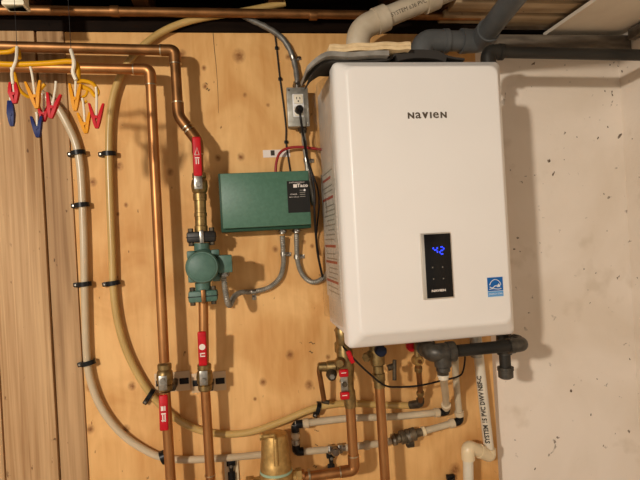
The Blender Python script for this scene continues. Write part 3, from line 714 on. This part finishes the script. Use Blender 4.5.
for dx, dz in ((-.026, .05), (.026, -.05)): part('screw', MB().cyl(oc + Vector((dx, .0, dz)), oc + Vector((dx, -.002, dz)), .0035), 'steel', ob)
mat('conduit_grey', srgb(126, 122, 114), 0.5, 0.5, c2=srgb(100, 98, 92), scale=(50, 50, 50))
co = flex('conduit', 'grey conduit curving down from the joists into the outlet box', [P(240, 14, -.016), P(250, 19.5, -.016), P(266, 27, -.016), P(281, 37, -.014), P(290, 50, -.014), P(295, 65, -.015), P(297, 78, -.02), P(297.6, 89, -.024)], .0095, .03, 'conduit_grey')
strap(co, 293, 57.5, -.014, Vector((.25, 0, -1)), .0105, ears=((1, .1),))
part('connector', MB().cyl(P(297.2, 82, -.022), P(297.7, 89, -.024), .012).hexn(P(297.4, 84.5, -.022), P(297.6, 87, -.024), .015), 'steel', co)
cl2 = flex('conduit', 'straight grey conduit below the outlet box passing behind the green box edge', [P(302.5, 126, -.022), P(304, 140, -.016), P(305.5, 152, -.014), P(307, 166, -.012), P(310, 185, -.012), P(314, 205, -.012)], .0085, .03)
strap(cl2, 306.3, 160, -.014, Vector((.1, 0, -1)), .0095, ears=((1, -.05),))
part('connector', MB().cyl(P(302.4, 126, -.022), P(303, 133, -.02), .0115).hexn(P(302.4, 128, -.022), P(302.7, 131, -.02), .014), 'dark_steel', cl2)
pcrd = thing('power_cord', 'black power cord plugged into the outlet and hanging beside the heater', 'cord', P(323, 277, -.02))
pp = so + Vector((0, -.003, -.016))
part('plug', MB().ring([(0, .0125), (.5, .0125), (.85, .010), (1, .006)], pp, pp - Y_ * .032, 14), 'black_plastic', pcrd)
part('cable', MB().tube(smooth([pp - Y_ * .024, P(300.5, 117, -.085), P(302, 127, -.075), P(304, 140, -.06), P(307, 158, -.10), P(311.5, 174, -.115), P(314.5, 192, -.11), P(314.5, 212, -.10), P(316, 236, -.07), P(318, 255, -.04), P(322.5, 277, -.02)], 8), .0036, 8), 'black_rubber', pcrd)
part('cable', MB().tube(smooth([P(305, 141, -.055), P(308, 160, -.088), P(313, 175, -.09), P(318, 190, -.085), P(319, 206, -.06), P(317.5, 222, -.03), P(316.5, 240, -.012), P(319, 255, -.012)], 8), .0026, 8), 'black_rubber', pcrd)
tw = thing('thin_cable', 'thin black cable stapled to the plywood left of the outlet', 'cable', P(290, 172, -.005))
part('cable', MB().tube(smooth([P(273, 28, -.008), P(275, 36, -.005), P(276.6, 48, -.004), P(278.3, 64, -.004), P(280, 79, -.004), P(283.5, 105, -.004), P(286, 128, -.004), P(286, 142, -.004), P(288, 157, -.004), P(291, 176, -.004)], 6), .0024, 8), 'black_rubber', tw)
for px, py in ((276.6, 48), (280, 79), (286, 142)): part('staple', MB().box(P(px, py, -.004), (.0055, .0042, .0045), bev=.0015), 'black_plastic', tw)
single('red_cable', MB().tube(smooth([P(275.6, 173, -.03), P(276.3, 163, -.03), P(279.5, 153.5, -.028), P(287, 148.5, -.026), P(299, 147, -.03), P(310, 148, -.035), P(322, 149.5, -.035), P(331, 149, -.03)], 8), .0042, 10), 'red_cable', 'red cable arching from the top of the green box to the heater', 'cable')
wl = thing('wall_sticker', 'small white paper sticker on the plywood above the green box', 'sticker', P(276, 158, -.001))
sa, sb = P(263, 154, -.0007), P(290, 153, -.0007)
part('paper', MB().box((sa + sb) / 2, ((sb - sa).length / 2, .0006, .0115)), 'white_print', wl)
part('print', MB().box((sa + sb) / 2 + Vector((-.012, -.0008, .002)), (.006, .0002, .008)), 'black_print', wl)

# ------------------------------------------------------------------ plastic tubing on the wall
RX = .0105
def tubing(label, pts, r, m, name='plastic_tube', n=8):
    return single(name, MB().tube(smooth(pts, n), r, 14), m, label, 'tube')
YX = -.018
tubing('white plastic tube curving down the plywood beside the brown planks', [P(40, 92, -.03), P(56, 106, -.028), P(66, 122, -.024), P(75, 142, YX), P(80, 165, YX), P(82.5, 205, YX), P(84, 250, YX), P(85, 300, YX), P(86.5, 350, YX), P(90, 378, YX), P(101, 407, YX), P(121, 433, YX), P(145, 450, YX), P(167, 458.5, YX), P(195, 459.5, YX), P(230, 457.5, YX), P(268, 454, YX), P(285, 453, YX)], RX, 'pex_white')
tubing('yellowed plastic tube arching from the ceiling and down to the pipes under the heater', [P(285, 3, -.016), P(240, 12, -.0165), P(200, 18.5, -.017), P(172, 27, YX), P(150, 40, YX), P(130, 60, YX), P(117, 84, YX), P(110.5, 112, YX), P(108.8, 150, YX), P(110, 200, YX), P(112, 250, YX), P(113.5, 290, YX), P(118.5, 325, YX), P(129, 357, YX), P(147, 389, YX), P(170, 414, YX), P(195, 428.5, YX), P(222, 434, YX), P(250, 432, YX), P(280, 422, YX), P(305, 411.5, YX), P(325, 405.5, YX), P(350, 403.5, YX), P(385, 405, YX), P(412, 405.5, YX)], RX, 'pex_yellow')
def clamp(px, py, ang, label, k=1.0):
    o = P(px, py, -.015); d = Vector((math.cos(ang), 0, math.sin(ang))); w = d.cross(Y_); t = thing('pipe_clamp', label, 'clamp', (o.x, 0, o.z), 'black pipe clamps on the tubes')
    pts = [o + d * RX * 1.5 * math.cos(a2) * 1.05 - Y_ * (RX * 1.35 * math.sin(a2) + .002) for a2 in [math.radians(-35 + 250 * i / 12) for i in range(13)]]
    mb = MB(); vs = []; fs = []
    for p in pts:
        for s_ in (-1, 1): vs.append(p + w * s_ * .0065)
    for p in pts:
        c2 = o - Y_ * .002; q2 = p + (p - c2).normalized() * .0035
        for s_ in (-1, 1): vs.append(q2 + w * s_ * .0065)
    n_ = len(pts)
    for i in range(n_ - 1):
        a3 = 2 * i; B = 2 * n_
        fs += [(a3, a3 + 1, a3 + 3, a3 + 2), (B + a3, B + a3 + 2, B + a3 + 3, B + a3 + 1), (a3, a3 + 2, B + a3 + 2, B + a3), (a3 + 1, B + a3 + 1, B + a3 + 3, a3 + 3)]
    fs += [(0, 2 * n_, 2 * n_ + 1, 1), (2 * n_ - 2, 2 * n_ - 1, 4 * n_ - 1, 4 * n_ - 2)]
    part('band', mb.add(vs, fs), 'black_plastic', t)
    part('foot', MB().box(o - d * .020 + Y_ * .006, (.011, .008, .0065), (d, Y_, w), .002), 'black_plastic', t)
    part('nail', MB().ring([(0, .0045), (.5, .0045), (1, .002)], o - d * .024 - Y_ * .001, o - d * .024 - Y_ * .005, 10), 'steel', t)
for a in ((78.5, 153, .12, 'topmost black clamp on the white tube by the planks'), (82.3, 205, .05, 'second black clamp from the top on the white tube'), (84.6, 284, .05, 'third black clamp from the top on the white tube'),
          (88.5, 362.5, .18, 'lowest upright black clamp on the white tube, where it starts to bend'), (163.5, 457, 1.9, 'black clamp on the white tube right beside the left copper pipe'),
          (109.3, 154, 0.0, 'topmost black clamp on the yellowed tube'), (113.3, 283, .1, 'middle black clamp on the yellowed tube'), (150, 395, .95, 'tilted black clamp on the yellowed tube near the left red valve'),
          (317.5, 408, 1.25, 'black clamp on the yellowed tube under the heater')): clamp(*a)

# grey plastic water lines under the heater
YG = -.03
def ring_at(root, a_, b2, t, hl=.006, r=.0135, m='steel'):
    p = a_.lerp(b2, t); d = (b2 - a_).normalized(); part('crimp_ring', MB().cyl(p - d * hl, p + d * hl, r, n=14), m, root)
def joint(root, p, d1, d2, m='black_plastic'):
    part('elbow_fitting', MB().tube(fillet([p + d1 * .022, p, p + d2 * .022], .012, 4), .0125, 12), m, root)
a_, b2, c_, d_, e_ = P(296.2, 452, YG), P(295, 424.5, YG), P(446.5, 411.5, YG), P(445.5, 395, YG - .09), P(443.3, 377, -.265)
w1 = thing('water_line', 'grey plastic water line with black elbows, upper of the two under the heater', 'pipe', a_)
part('tube', MB().cyl(a_, b2, .0105, n=14), 'pex_grey', w1); ring_at(w1, a_, b2, .38); ring_at(w1, a_, b2, .62, m='pex_white')
part('tube', MB().tube(smooth([b2, P(346, 418.5, YG), P(395, 416.5, YG), c_], 6), .0108, 14), 'pex_grey', w1)
part('tube', MB().tube(smooth([c_, d_, e_], 6), .0105, 14), 'pex_grey', w1)
joint(w1, a_, (b2 - a_).normalized(), X_); joint(w1, b2, (a_ - b2).normalized(), X_); joint(w1, c_, -X_, (d_ - c_).normalized())
for k, dd in ((b2 + X_ * .033, X_), (c_ - X_ * .033, X_)): part('crimp_ring', MB().cyl(k - dd * .008, k + dd * .008, .0145, n=14), 'pex_white', w1)
ring_at(w1, c_, d_, .38, .008, .0145, 'pex_white'); 
part('union_nut', MB().cyl(e_ - Z_ * .006, e_ + Z_ * .001, .0135).cyl(e_ + Z_ * .001, e_ + Z_ * .006, .0155), 'pvc_white', w1)
part('union_body', MB().hexn(e_ + Z_ * .006, e_ + Z_ * .018, .0165), 'dark_steel', w1)
a_, b2 = P(300, 452, YG), P(380, 443, YG); c_, d_, e_ = P(405, 436.5, YG - .01), P(460, 421, YG), P(456, 380, YG - .03); f_ = P(455, 352, -.10)
w2 = thing('water_line', 'grey plastic water line with brass valve, lower of the two under the heater', 'pipe', a_)
part('tube', MB().cyl(a_, P(328, 449.5, YG), .0105, n=14), 'pex_grey', w2)
v_ = P(334, 449, YG); vd = (b2 - a_).normalized()
part('brass_fitting', MB().hexn(v_ - vd * .018, v_ - vd * .006, .015).cyl(v_ - vd * .02, v_ + vd * .035, .0105).hexn(v_ + vd * .012, v_ + vd * .026, .015), 'steel', w2)
part('fitting_knob', MB().ring([(0, .007), (.5, .013), (.8, .013), (1, .009)], v_ - Y_ * .008, v_ - Y_ * .032, 12), 'steel', w2)
part('tube', MB().cyl(v_ + vd * .035, P(384, 443, YG), .0108, n=14), 'pex_grey', w2); part('crimp_ring', MB().cyl(P(364, 445.5, YG), P(369, 444.9, YG), .0145, n=14), 'pex_white', w2)
cd = (P(430, 430, YG - .01) - P(395, 440, YG - .01)).normalized(); cc = c_
part('tube', MB().cyl(P(384, 443, YG), cc - cd * .03, .0105, n=14), 'pex_grey', w2)
mat('bronze_dark', srgb(128, 114, 92), 0.45, 0.7, c2=srgb(92, 80, 62), scale=(60, 60, 60))
part('check_valve', MB().ring([(0, .012), (.06, .018), (.16, .018), (.18, .014), (.28, .015), (.3, .021), (.44, .021), (.46, .017), (.60, .019), (.62, .021), (.78, .021), (.8, .014), (1, .012)], cc - cd * .045, cc + cd * .055, 12), 'bronze_dark', w2, 'dark brass check valve with pale rings')
part('crimp_ring', MB().cyl(cc - cd * .042, cc - cd * .035, .0185, n=14), 'steel', w2); part('crimp_ring', MB().cyl(cc + cd * .004, cc + cd * .013, .0215, n=14), 'steel', w2); part('crimp_ring', MB().cyl(cc + cd * .056, cc + cd * .066, .015, n=14), 'pvc_cream', w2)
part('valve_foot', MB().box(cc + cd * .015 - Z_ * .024, (.012, .01, .012), bev=.003), 'dark_steel', w2)
part('tube', MB().cyl(cc + cd * .05, d_, .0105, n=14), 'pex_grey', w2); part('tube', MB().tube(smooth([d_, e_, f_], 6), .0105, 14), 'pex_grey', w2)
joint(w2, d_, -cd, (e_ - d_).normalized()); part('crimp_ring', MB().cyl(d_ - cd * .036, d_ - cd * .02, .0145, n=14), 'pex_white', w2)
dd = (e_ - d_).normalized(); part('crimp_ring', MB().cyl(d_ + dd * .02, d_ + dd * .034, .0145, n=14), 'pex_white', w2)

# ------------------------------------------------------------------ copper lines and valves under the heater
YC = -.12
c0_, c1_ = P(379.3, 384, YC), P(386.5, 500, YC); ct = Vector((c0_.x - .004, YC, ZO + .005))
c1_ = ext(c0_, c1_)
pc_ = pipe_run('copper_pipe', 'copper pipe dropping straight down from the brass valve under the heater middle', [c0_, c1_], RP, 'copper')
bv1 = thing('isolation_valve', 'brass isolation valve with dark blue knob under the heater middle', 'valve', c0_)
dd = (ct - c0_).normalized(); ln = (ct - c0_).length
part('body', MB().ring([(0, .0165), (.10, .0165), (.11, .019), (.22, .019), (.23, .016), (.34, .016), (.36, .021), (.62, .024), (.78, .021), (.8, .018), (1, .018)], c0_ - dd * .01, ct, 16), 'brass', bv1)
kc = P(381, 351, YC - .035); part('knob', MB().ring([(0, .006), (.3, .006), (.31, .0165), (.9, .0165), (1, .014)], Vector((kc.x, YC - .01, kc.z)), kc - Y_ * .008, 14), 'blue_knob', bv1, 'dark blue round knob')
part('drain_cap', MB().cyl(P(372, 353, YC), P(367, 357, YC - .02), .012).hexn(P(368, 356, YC - .017), P(365.5, 358, YC - .028), .013), 'brass', bv1)
part('side_stem', MB().cyl(P(388, 368, YC), P(394, 366, YC), .009).cyl(P(394.5, 360, YC - .004), P(394.5, 380, YC - .004), .006), 'dark_steel', bv1)
# hot outlet: copper with red tee handle and relief valve
d0_, d1_ = P(350, 402, YC), P(354.2, 470, YC)
d2_ = P(296, 476.5, YC + .002); d2_.z = d1_.z - .004
pd = pipe_run('copper_pipe', 'copper pipe turning left at the bottom into the brass air separator', [d0_, d1_, d2_], RP * 1.02, 'copper', .030, collars=[(P(303, 475.5, YC), X_, .004, 1.16), (P(309, 475, YC), X_, .003, 1.16)])
bt = Vector((d0_.x - .012, YC, ZO + .004))
hv = thing('isolation_valve', 'brass hot water valve with red lever ends under the left of the heater', 'valve', d0_)
dd = (bt - d0_).normalized()
part('body', MB().ring([(0, .0165), (.10, .0185), (.2, .0185), (.22, .016), (.35, .018), (.5, .024), (.7, .024), (.78, .018), (.8, .021), (.98, .021), (1, .018)], d0_ - dd * .015, bt, 16), 'brass', hv)
lc = P(344.3, 384, YC - .045)
lv = part('lever', MB().box(lc, (.010, .002, .034), bev=.001).cyl(lc + Y_ * .03, lc - Y_ * .004, .008), 'steel', hv)
part('lever_nut', MB().hexn(lc - Y_ * .002, lc - Y_ * .009, .008), 'dark_steel', lv)
for px, py, hz in ((343.7, 373, .0105), (344.8, 395.5, .0105)):
    g = part('grip', MB().box(P(px, py, YC - .048), (.0130, .0075, hz), bev=.004, seg=3), 'red_grip', lv)
    part('print', MB().box(P(px, py, YC - .056), (.007, .0003, .001)), 'white_print', lv)
tc_ = P(341, 362, YC - .02)
part('drain_port', MB().cyl(Vector((bt.x, YC, tc_.z)), tc_ + Vector((-.004, -.008, .002)), .0125).ring([(0, .015), (.6, .015), (1, .011)], tc_ + Vector((-.004, -.004, .002)), tc_ + Vector((-.008, -.02, .0)), 14), 'brass', hv)
part('upper_lever', MB().box(P(350.5, 357, YC - .04), (.007, .006, .019), (Vector((.93, 0, .35)).normalized(), Y_, Vector((-.35, 0, .93)).normalized()), .004, 3), 'red_grip', hv, 'small red upright lever')
part('inlet_nut', MB().hexn(P(340.5, 352, -.09), P(340, 342, -.09), .017).cyl(P(345, 349, -.09), P(338, 347.5, -.09), .012), 'brass', hv)
rv = thing('relief_valve', 'dull brass pressure relief valve with short discharge tube left of the red lever', 'valve', P(325, 402, -.09))
ra, rb = P(317.5, 367, -.09), P(343, 366, -.10)
part('body', MB().ring([(0, .009), (.06, .0135), (.35, .0145), (.38, .017), (.7, .019), (.75, .013), (1, .013)], ra, rb, 16), 'brass', rv)
part('bonnet', MB().ring([(0, .013), (.6, .0165), (1, .012)], P(331, 370, -.09), P(332, 377.5, -.125), 14), 'dark_steel', rv); part('bonnet_nut', MB().hexn(P(332, 376, -.12), P(332.2, 377, -.13), .008), 'steel', rv)
part('discharge_tube', MB().tube(fillet([ra + X_ * .006, ra + X_ * .004 - Z_ * .012, P(324, 400, -.06)], .01), .0075, 12), 'copper_dull', rv)
part('discharge_end', MB().cyl(P(321.5, 401, -.055), P(329, 402.5, -.055), .0065), 'dark_steel', rv)
# small drain valve beside the gas elbow
sv = thing('drain_valve', 'small round brass drain valve on a thin upright tube under the heater', 'valve', P(418, 404, -.05))
sb_ = P(418, 360.5, -.13)
part('body', MB().ring([(0, .008), (.2, .0165), (.75, .0165), (1, .012)], sb_ + Y_ * .02, sb_ - Y_ * .012, 16), 'bronze', sv); part('stem', MB().cyl(sb_ - Y_ * .01, sb_ - Y_ * .02, .0055).ring([(0, .0025), (1, .0025)], sb_ - Y_ * .02, sb_ - Y_ * .024, 8), 'copper_dull', sv)
part('upper_tube', MB().cyl(sb_ + Z_ * .01, (sb_.x, sb_.y, ZO), .010), 'brass', sv)
sd_ = P(420.5, 403, -.045)
part('tube', MB().tube(smooth([sb_ - Z_ * .01, P(419, 374, -.12), P(420, 388, -.085), sd_], 5), .0085, 12), 'copper_dull', sv); part('collar', MB().hexn(P(418.3, 367, -.127), P(418.6, 371, -.122), .0125).hexn(P(420.3, 391.5, -.08), P(420.4, 395, -.07), .012), 'brass', sv)
part('elbow', MB().tube(fillet([sd_ + Z_ * .015, sd_ - Z_ * .002, P(410, 405, YX - .004)], .012), .0125, 12), 'dark_steel', sv); part('crimp_ring', MB().cyl(P(412.5, 404.5, -.024), P(414.5, 404.5, -.026), .0135), 'steel', sv)
kv = thing('valve_knob', 'small red valve knob tucked under the heater edge', 'valve', P(411, 348, -.10))
kk = P(411.5, 346, -.11); part('knob', MB().ring([(0, .008), (.2, .0165), (.8, .0165), (1, .011)], kk + Y_ * .012, kk - Y_ * .012, 10), 'red_grip', kv); part('stem', MB().cyl(kk + Y_ * .01, kk + Y_ * .04, .006).cyl(kk + Y_ * .04, Vector((kk.x, kk.y + .04, ZO + .012)), .008), 'brass', kv)
# dark wire under the heater
single('thin_wire', MB().tube(smooth([P(335, 330, -.03), P(342, 345, -.13), P(355, 360, -.165), P(371, 375, -.165), P(385, 385.5, -.155), P(400, 387, -.14), P(420, 385.5, -.15), P(440, 381, -.13), P(458, 376.5, -.10), P(463, 371, -.09), P(465, 358, -.09), P(464, 345, -.10)], 8), .0028, 8), 'red_cable' if False else 'black_rubber', 'thin dark wire drooping across the valves under the heater', 'wire')

# air separator
ac = P(276.5, 478, YC); at = P(274.5, 432.5, YC)
asp = thing('air_separator', 'brass dome shaped air separator at the bottom beside the copper pipe', 'air separator', ac)
dd = (at - ac).normalized(); H = (at - ac).length
part('dome', MB().ring([(.20, .0445), (.36, .0435), (.38, .0420), (.55, .0405), (.93, .0370), (.975, .034), (1, .026)], ac, at, 32), 'bronze', asp)
part('gasket', MB().ring([(.14, .0445), (.15, .046), (.19, .046), (.2, .0445)], ac, at, 32), 'verdigris', asp)
part('body', MB().ring([(-.5, .030), (-.35, .046), (.0, .050), (.10, .048), (.14, .044)], ac, at, 32), 'bronze', asp)
part('port', MB().cyl(ac - X_ * .075 - dd * .012, ac + X_ * .066 - dd * .004, .020).hexn(ac - X_ * .085 - dd * .012, ac - X_ * .062 - dd * .012, .025).hexn(ac + X_ * .055 - dd * .004, ac + X_ * .072 - dd * .004, .024), 'bronze', asp)
rd = at - dd * .004 - Y_ * .026; part('rib', MB().tube([ac.lerp(at, .4) - Y_ * .040, ac.lerp(at, .95) - Y_ * .034, at - Y_ * .024], [.007, .0065, .005], 10), 'bronze', asp)
va = P(264, 436.5, YC - .02); part('air_vent', MB().cyl(va + X_ * .03, va - X_ * .008, .0075).hexn(va - X_ * .012, va - X_ * .002, .0095), 'bronze', asp)
pipe_run('copper_pipe', 'copper stub entering the air separator from the left at the bottom edge', [ac - X_ * .30 - dd * .012 - Z_ * .5, ac - X_ * .30 - dd * .012, ac - X_ * .075 - dd * .012], RP, 'copper')
# black tube holders on pale plates at the bottom
for px, py, lab, pale in ((231.5, 472, 'black tube holder on a pale plate below the white tube', True), (331, 464, 'black tube holder hanging below the small valve on the lower water line', False), (451, 486, 'black tube holder at the bottom edge left of the white drain pipe', False)):
    o = P(px, py, -.012); t = thing('tube_holder', lab, 'clamp', o - Z_ * .03, 'black tube holders')
    if pale: part('plate', MB().box(o + Y_ * .008, (.021, .003, .036), bev=.001), 'pvc_cream', t)
    part('arm', MB().ring([(0, .009), (.4, .006), (.6, .006), (1, .009)], o + Z_ * .03 - Y_ * .006, o - Z_ * .032 - Y_ * .004, 10).box(o + Z_ * .028, (.013, .008, .008), bev=.002).box(o - Z_ * .016, (.011, .007, .016), bev=.003), 'black_plastic', t)
    part('screw', MB().cyl(o + Z_ * .022 - Y_ * .01, o + Z_ * .022 - Y_ * .016, .0045), 'steel', t)

# ------------------------------------------------------------------ gas line
YB = -.19
t0 = P(489.5, 52, YB); t1 = P(700, 57.5, YB); t1.z = t0.z - .012; dn = P(504.0, 374, YB)
xg = (t0.x + dn.x) / 2; t0.x = xg; dn.x = xg
gas = thing('gas_pipe', 'dark gas pipe from the right corner going down behind the heater to a capped stub', 'pipe', dn)
t1.x = WX - .002
part('tube', MB().cyl(t0 + X_ * .02, t1, .0168, n=18), 'gas_pipe_paint', gas)
part('elbow', MB().tube(fillet([t0 + X_ * .042, t0, t0 - Z_ * .042], .032, 7), .0215, 18).cyl(t0 + X_ * .034, t0 + X_ * .046, .0235, n=18).cyl(t0 - Z_ * .034, t0 - Z_ * .046, .0235, n=18), 'gas_pipe_paint', gas)
part('tube', MB().cyl(t0 - Z_ * .03, dn, .0162, n=18), 'gas_pipe_paint', gas)
part('cap', MB().ring([(0, .014), (.15, .0215), (.7, .0215), (.72, .0235), (1, .0235)], dn - Z_ * .014, dn + Z_ * .020, 18), 'black_iron', gas)
tz = P(505, 343, YB); tee = Vector((xg, YB, tz.z))
part('tee', MB().cyl(tee - Z_ * .032, tee + Z_ * .032, .0215, n=18).cyl(tee, tee - Y_ * .034, .0215, n=18), 'black_iron', gas)
YE = -.275
ge = P(523, 344.5, YE); gl_ = P(430.5, 353.5, YE); ge.x = max(ge.x, 0)
gb2 = thing('gas_pipe', 'black iron gas pipe with a bulky elbow at each end below the heater', 'pipe', gl_)
ex = Vector((tee.x, YE, tee.z))
dg = (gl_ - ge).normalized()
part('tube', MB().cyl(ge + dg * .025, gl_ - dg * .03, .0162, n=18), 'gas_pipe_paint', gb2)
part('elbow', MB().tube(fillet([ge + dg * .036, ge, Vector((ge.x, YE + .040, ge.z))], .028, 7), .0195, 18).cyl(ge + dg * .028, ge + dg * .042, .0215, n=18).cyl(Vector((ge.x, YE + .03, ge.z)), Vector((ge.x, YE + .045, ge.z)), .0215, n=18), 'black_iron', gb2)
part('nipple', MB().tube([Vector((ge.x, YE + .04, ge.z)), Vector((tee.x + .004, YB - .02, tee.z))], .0162, 16), 'black_iron', gb2)
lu = gl_ + X_ * .012
part('elbow', MB().tube(fillet([gl_ + X_ * .06, gl_ + X_ * .004, gl_ + X_ * .012 + Y_ * .075 + Z_ * .006], .03, 8), .025, 20).cyl(gl_ + X_ * .045 - dg * .001, gl_ + X_ * .066, .0275, n=20).cyl(gl_ + X_ * .009 + Y_ * .05 + Z_ * .004, gl_ + X_ * .012 + Y_ * .078 + Z_ * .006, .0275, n=20), 'black_iron', gb2)
part('down_leg', MB().ring([(0, .0185), (.2, .0185), (.25, .0225), (1, .024)], P(443.3, 371, YE), P(442.5, 353, YE), 18), 'black_iron', gb2)
rz = Vector((gl_.x + .012, YE + .085, gl_.z + .006)); part('riser', MB().tube(fillet([rz - Y_ * .01, rz + Y_ * .03, Vector((rz.x, rz.y + .03, ZO + .012))], .02), .017, 14), 'black_iron', gb2)

# ------------------------------------------------------------------ condensate drain
YD = -.04
w0, w1_ = P(475, 336, YD), P(489.5, 455, YD); cd_ = thing('drain_pipe', 'white plastic condensate pipe with black print and cream elbows at the plywood edge', 'pipe', P(467, 480, YD))
w0.z = ZO + .005
part('tube', MB().cyl(w0, w1_, .0158, n=18), 'pvc_white', cd_)
gsl = P(476.8, 357, YD); part('sleeve', MB().cyl(w0, gsl, .0185, n=18), 'galvanized', cd_, 'grey sleeve at the top of the drain pipe')
mb = MB(); dd = (w1_ - w0).normalized(); tube_text(mb, 'SYSTEM 15 PVC DWV NSF-C', .0205, P(478.5, 372, YD), P(488, 444, YD), .0158, (CAM - w1_).normalized(), flip=True, sx=.84, bold=.0008); part('print', mb, 'black_print', cd_)
e1, e2, e3 = P(489.5, 455.5, YD), P(467.5, 446, YD - .035), P(468.5, 520, YD - .035)
e3 = ext(e2, e3)
part('elbow', MB().tube(fillet([e1 - dd * .022, e1, e1.lerp(e2, .48)], .02, 7), .021, 18), 'pvc_cream', cd_)
part('elbow', MB().tube(fillet([e1.lerp(e2, .42), e2, e2 - Z_ * .042], .022, 7), .0205, 18), 'pvc_cream', cd_)
part('collar', MB().cyl(e1.lerp(e2, .42), e1.lerp(e2, .52), .0225, n=18), 'pvc_cream', cd_)
part('tube', MB().cyl(e2 - Z_ * .03, e3, .0158, n=18), 'pvc_white', cd_)

# ------------------------------------------------------------------ clothespin hanger in the upper left
YH = -.42
hg = thing('clip_hanger', 'yellow plastic clip hanger bars in front of the left copper pipes', 'hanger', P(40, 70, YH))
part('bar', MB().tube(smooth([P(-20, 62, YH), P(10, 64.5, YH), P(45, 63.5, YH), P(70, 61.5, YH), P(77, 66, YH), P(78, 80, YH)], 6), .0058, 10), 'hanger_yellow', hg)
part('bar', MB().tube(smooth([P(-20, 53, YH + .02), P(8, 52, YH + .02), P(17, 49, YH + .02), P(19, 58, YH + .01)], 6), .0048, 10), 'hanger_yellow', hg)
part('bar', MB().tube(smooth([P(14, 72, YH + .03), P(20, 90, YH + .04), P(32, 97, YH + .05), P(45, 84, YH + .04)], 6), .0038, 8), 'hanger_yellow', hg)
part('loop', MB().tube(smooth([P(77, 82, YH), P(84, 81, YH), P(93, 84, YH), P(98, 92, YH), P(95, 96, YH), P(90, 90, YH), P(82, 86, YH)], 6), .0042, 8), 'hanger_yellow', hg)
part('hook', MB().tube(smooth([P(82, 88, YH), P(87, 90, YH), P(86, 95, YH), P(82, 98, YH), P(83, 103, YH), P(87, 101, YH)], 6), .003, 8), 'hanger_yellow', hg)
part('cord_tie', MB().tube(smooth([P(71, 50, YH + .01), P(74, 62, YH - .01), P(73, 72, YH - .008), P(76, 80, YH - .008)], 5), .004, 8), 'hook_white', hg)
part('cord_tie', MB().tube(smooth([P(17, 47, YH + .01), P(16, 60, YH - .008), P(12, 72, YH - .008), P(13, 84, YH - .008)], 5), .0032, 8), 'hook_white', hg)
for px, py in ((17, 47), (71, 50)):
    q = P(px, py, YH + .01); part('hanging_cord', MB().cyl(q, Vector((q.x, q.y, .986 + ZO)), .0006, n=6), 'black_rubber', hg)
def peg(label, px, py, h_px, w_px, m, ang=0.0, hook=0, closed=False, Y=YH - .004):
    """clothespin: two tapered arms meeting at the bottom, a spring between, and the pale hook it hangs from"""
    k = 1 / 450.0; o = P(px, py, Y); H_ = h_px * k; W = w_px * k
    dn_ = Vector((math.sin(ang), 0, -math.cos(ang))); sd = Vector((math.cos(ang), 0, math.sin(ang)))
    t = thing('clothespin', label, 'clothespin', o + dn_ * H_ / 2, 'clothespins on the yellow hanger')
    for s_ in (-1, 1):
        tp = o - dn_ * H_ / 2 + sd * s_ * W / 2; md = o + dn_ * H_ * .05 + sd * s_ * W * .22; bt_ = o + dn_ * H_ / 2 + sd * s_ * .0016
        if closed: md = o + sd * s_ * W * .30; tp = o - dn_ * H_ / 2 + sd * s_ * W * .22
        mb = MB(); vs = []
        for p, hw2, hd in ((tp, .0020, .0035), (tp.lerp(md, .5), .0031, .0050), (md, .0036, .0058), (md.lerp(bt_, .6), .0030, .0050), (bt_, .0018, .0035)):
            for a2, b3 in ((-1, -1), (1, -1), (1, 1), (-1, 1)): vs.append(p + sd * a2 * hw2 + Y_ * b3 * hd)
        fs = [(0, 1, 2, 3), (19, 18, 17, 16)]
        for i in range(4):
            for j in range(4): fs.append((i * 4 + j, i * 4 + (j + 1) % 4, i * 4 + 4 + (j + 1) % 4, i * 4 + 4 + j))
        part('arm', mb.add(vs, fs), m, t)
    c2 = o + dn_ * H_ * .06; part('spring', MB().ring([(0, .0036), (1, .0036)], c2 - Y_ * .0068, c2 + Y_ * .0068, 10), m, t)
    if hook:
        part('hook', MB().tube(smooth([c2 - dn_ * .004, o - dn_ * (H_ / 2 + hook * k * .4) + sd * .001, o - dn_ * (H_ / 2 + hook * k)], 4), .0026, 8), 'hook_white', t)
peg('fat red clothespin hanging second from the left edge above a blue one', 14, 93, 20, 10, 'peg_red', .05, 14, True)
peg('narrow dark blue clothespin hanging at the far left', 11.2, 113.5, 24, 5, 'peg_blue', .02, 3, True)
peg('left yellow clothespin hanging on the hanger bar, just right of the red and blue pair', 35, 95, 26, 13, 'peg_yellow', .1, 14)
peg('dark blue clothespin hanging below the left yellow one', 37.3, 127, 20, 9, 'peg_blue', .02, 4)
peg('small red clothespin beside the lower blue one', 43.5, 113.5, 16, 9, 'peg_red', -.05, 12, Y=YH + .015)
peg('red clothespin with spread arms in the middle of the hanger', 52.5, 106, 24, 12, 'peg_red', -.18, 12)
peg('large yellow clothespin hanging at the corner of the hanger', 75.3, 97.5, 26, 10, 'peg_yellow', -.05, 10)
peg('lowest yellow clothespin hanging from the small curled hook', 85, 123, 20, 11, 'peg_yellow', .05, 14)
peg('rightmost red clothespin hanging from the yellow loop', 96.6, 116, 24, 13, 'peg_red', -.03, 16)
# cream block under the ceiling, top left
o = P(16, 2, -.20)
cbk = thing('junction_box', 'small cream box fixed under the ceiling in the top left corner', 'box', o - Z_ * .018)
part('body', MB().box(o + Z_ * .02, (.024, .02, .036), bev=.003), 'cream_block', cbk); part('lip', MB().box(o - Z_ * .011, (.026, .022, .005), bev=.002), 'cream_block', cbk)
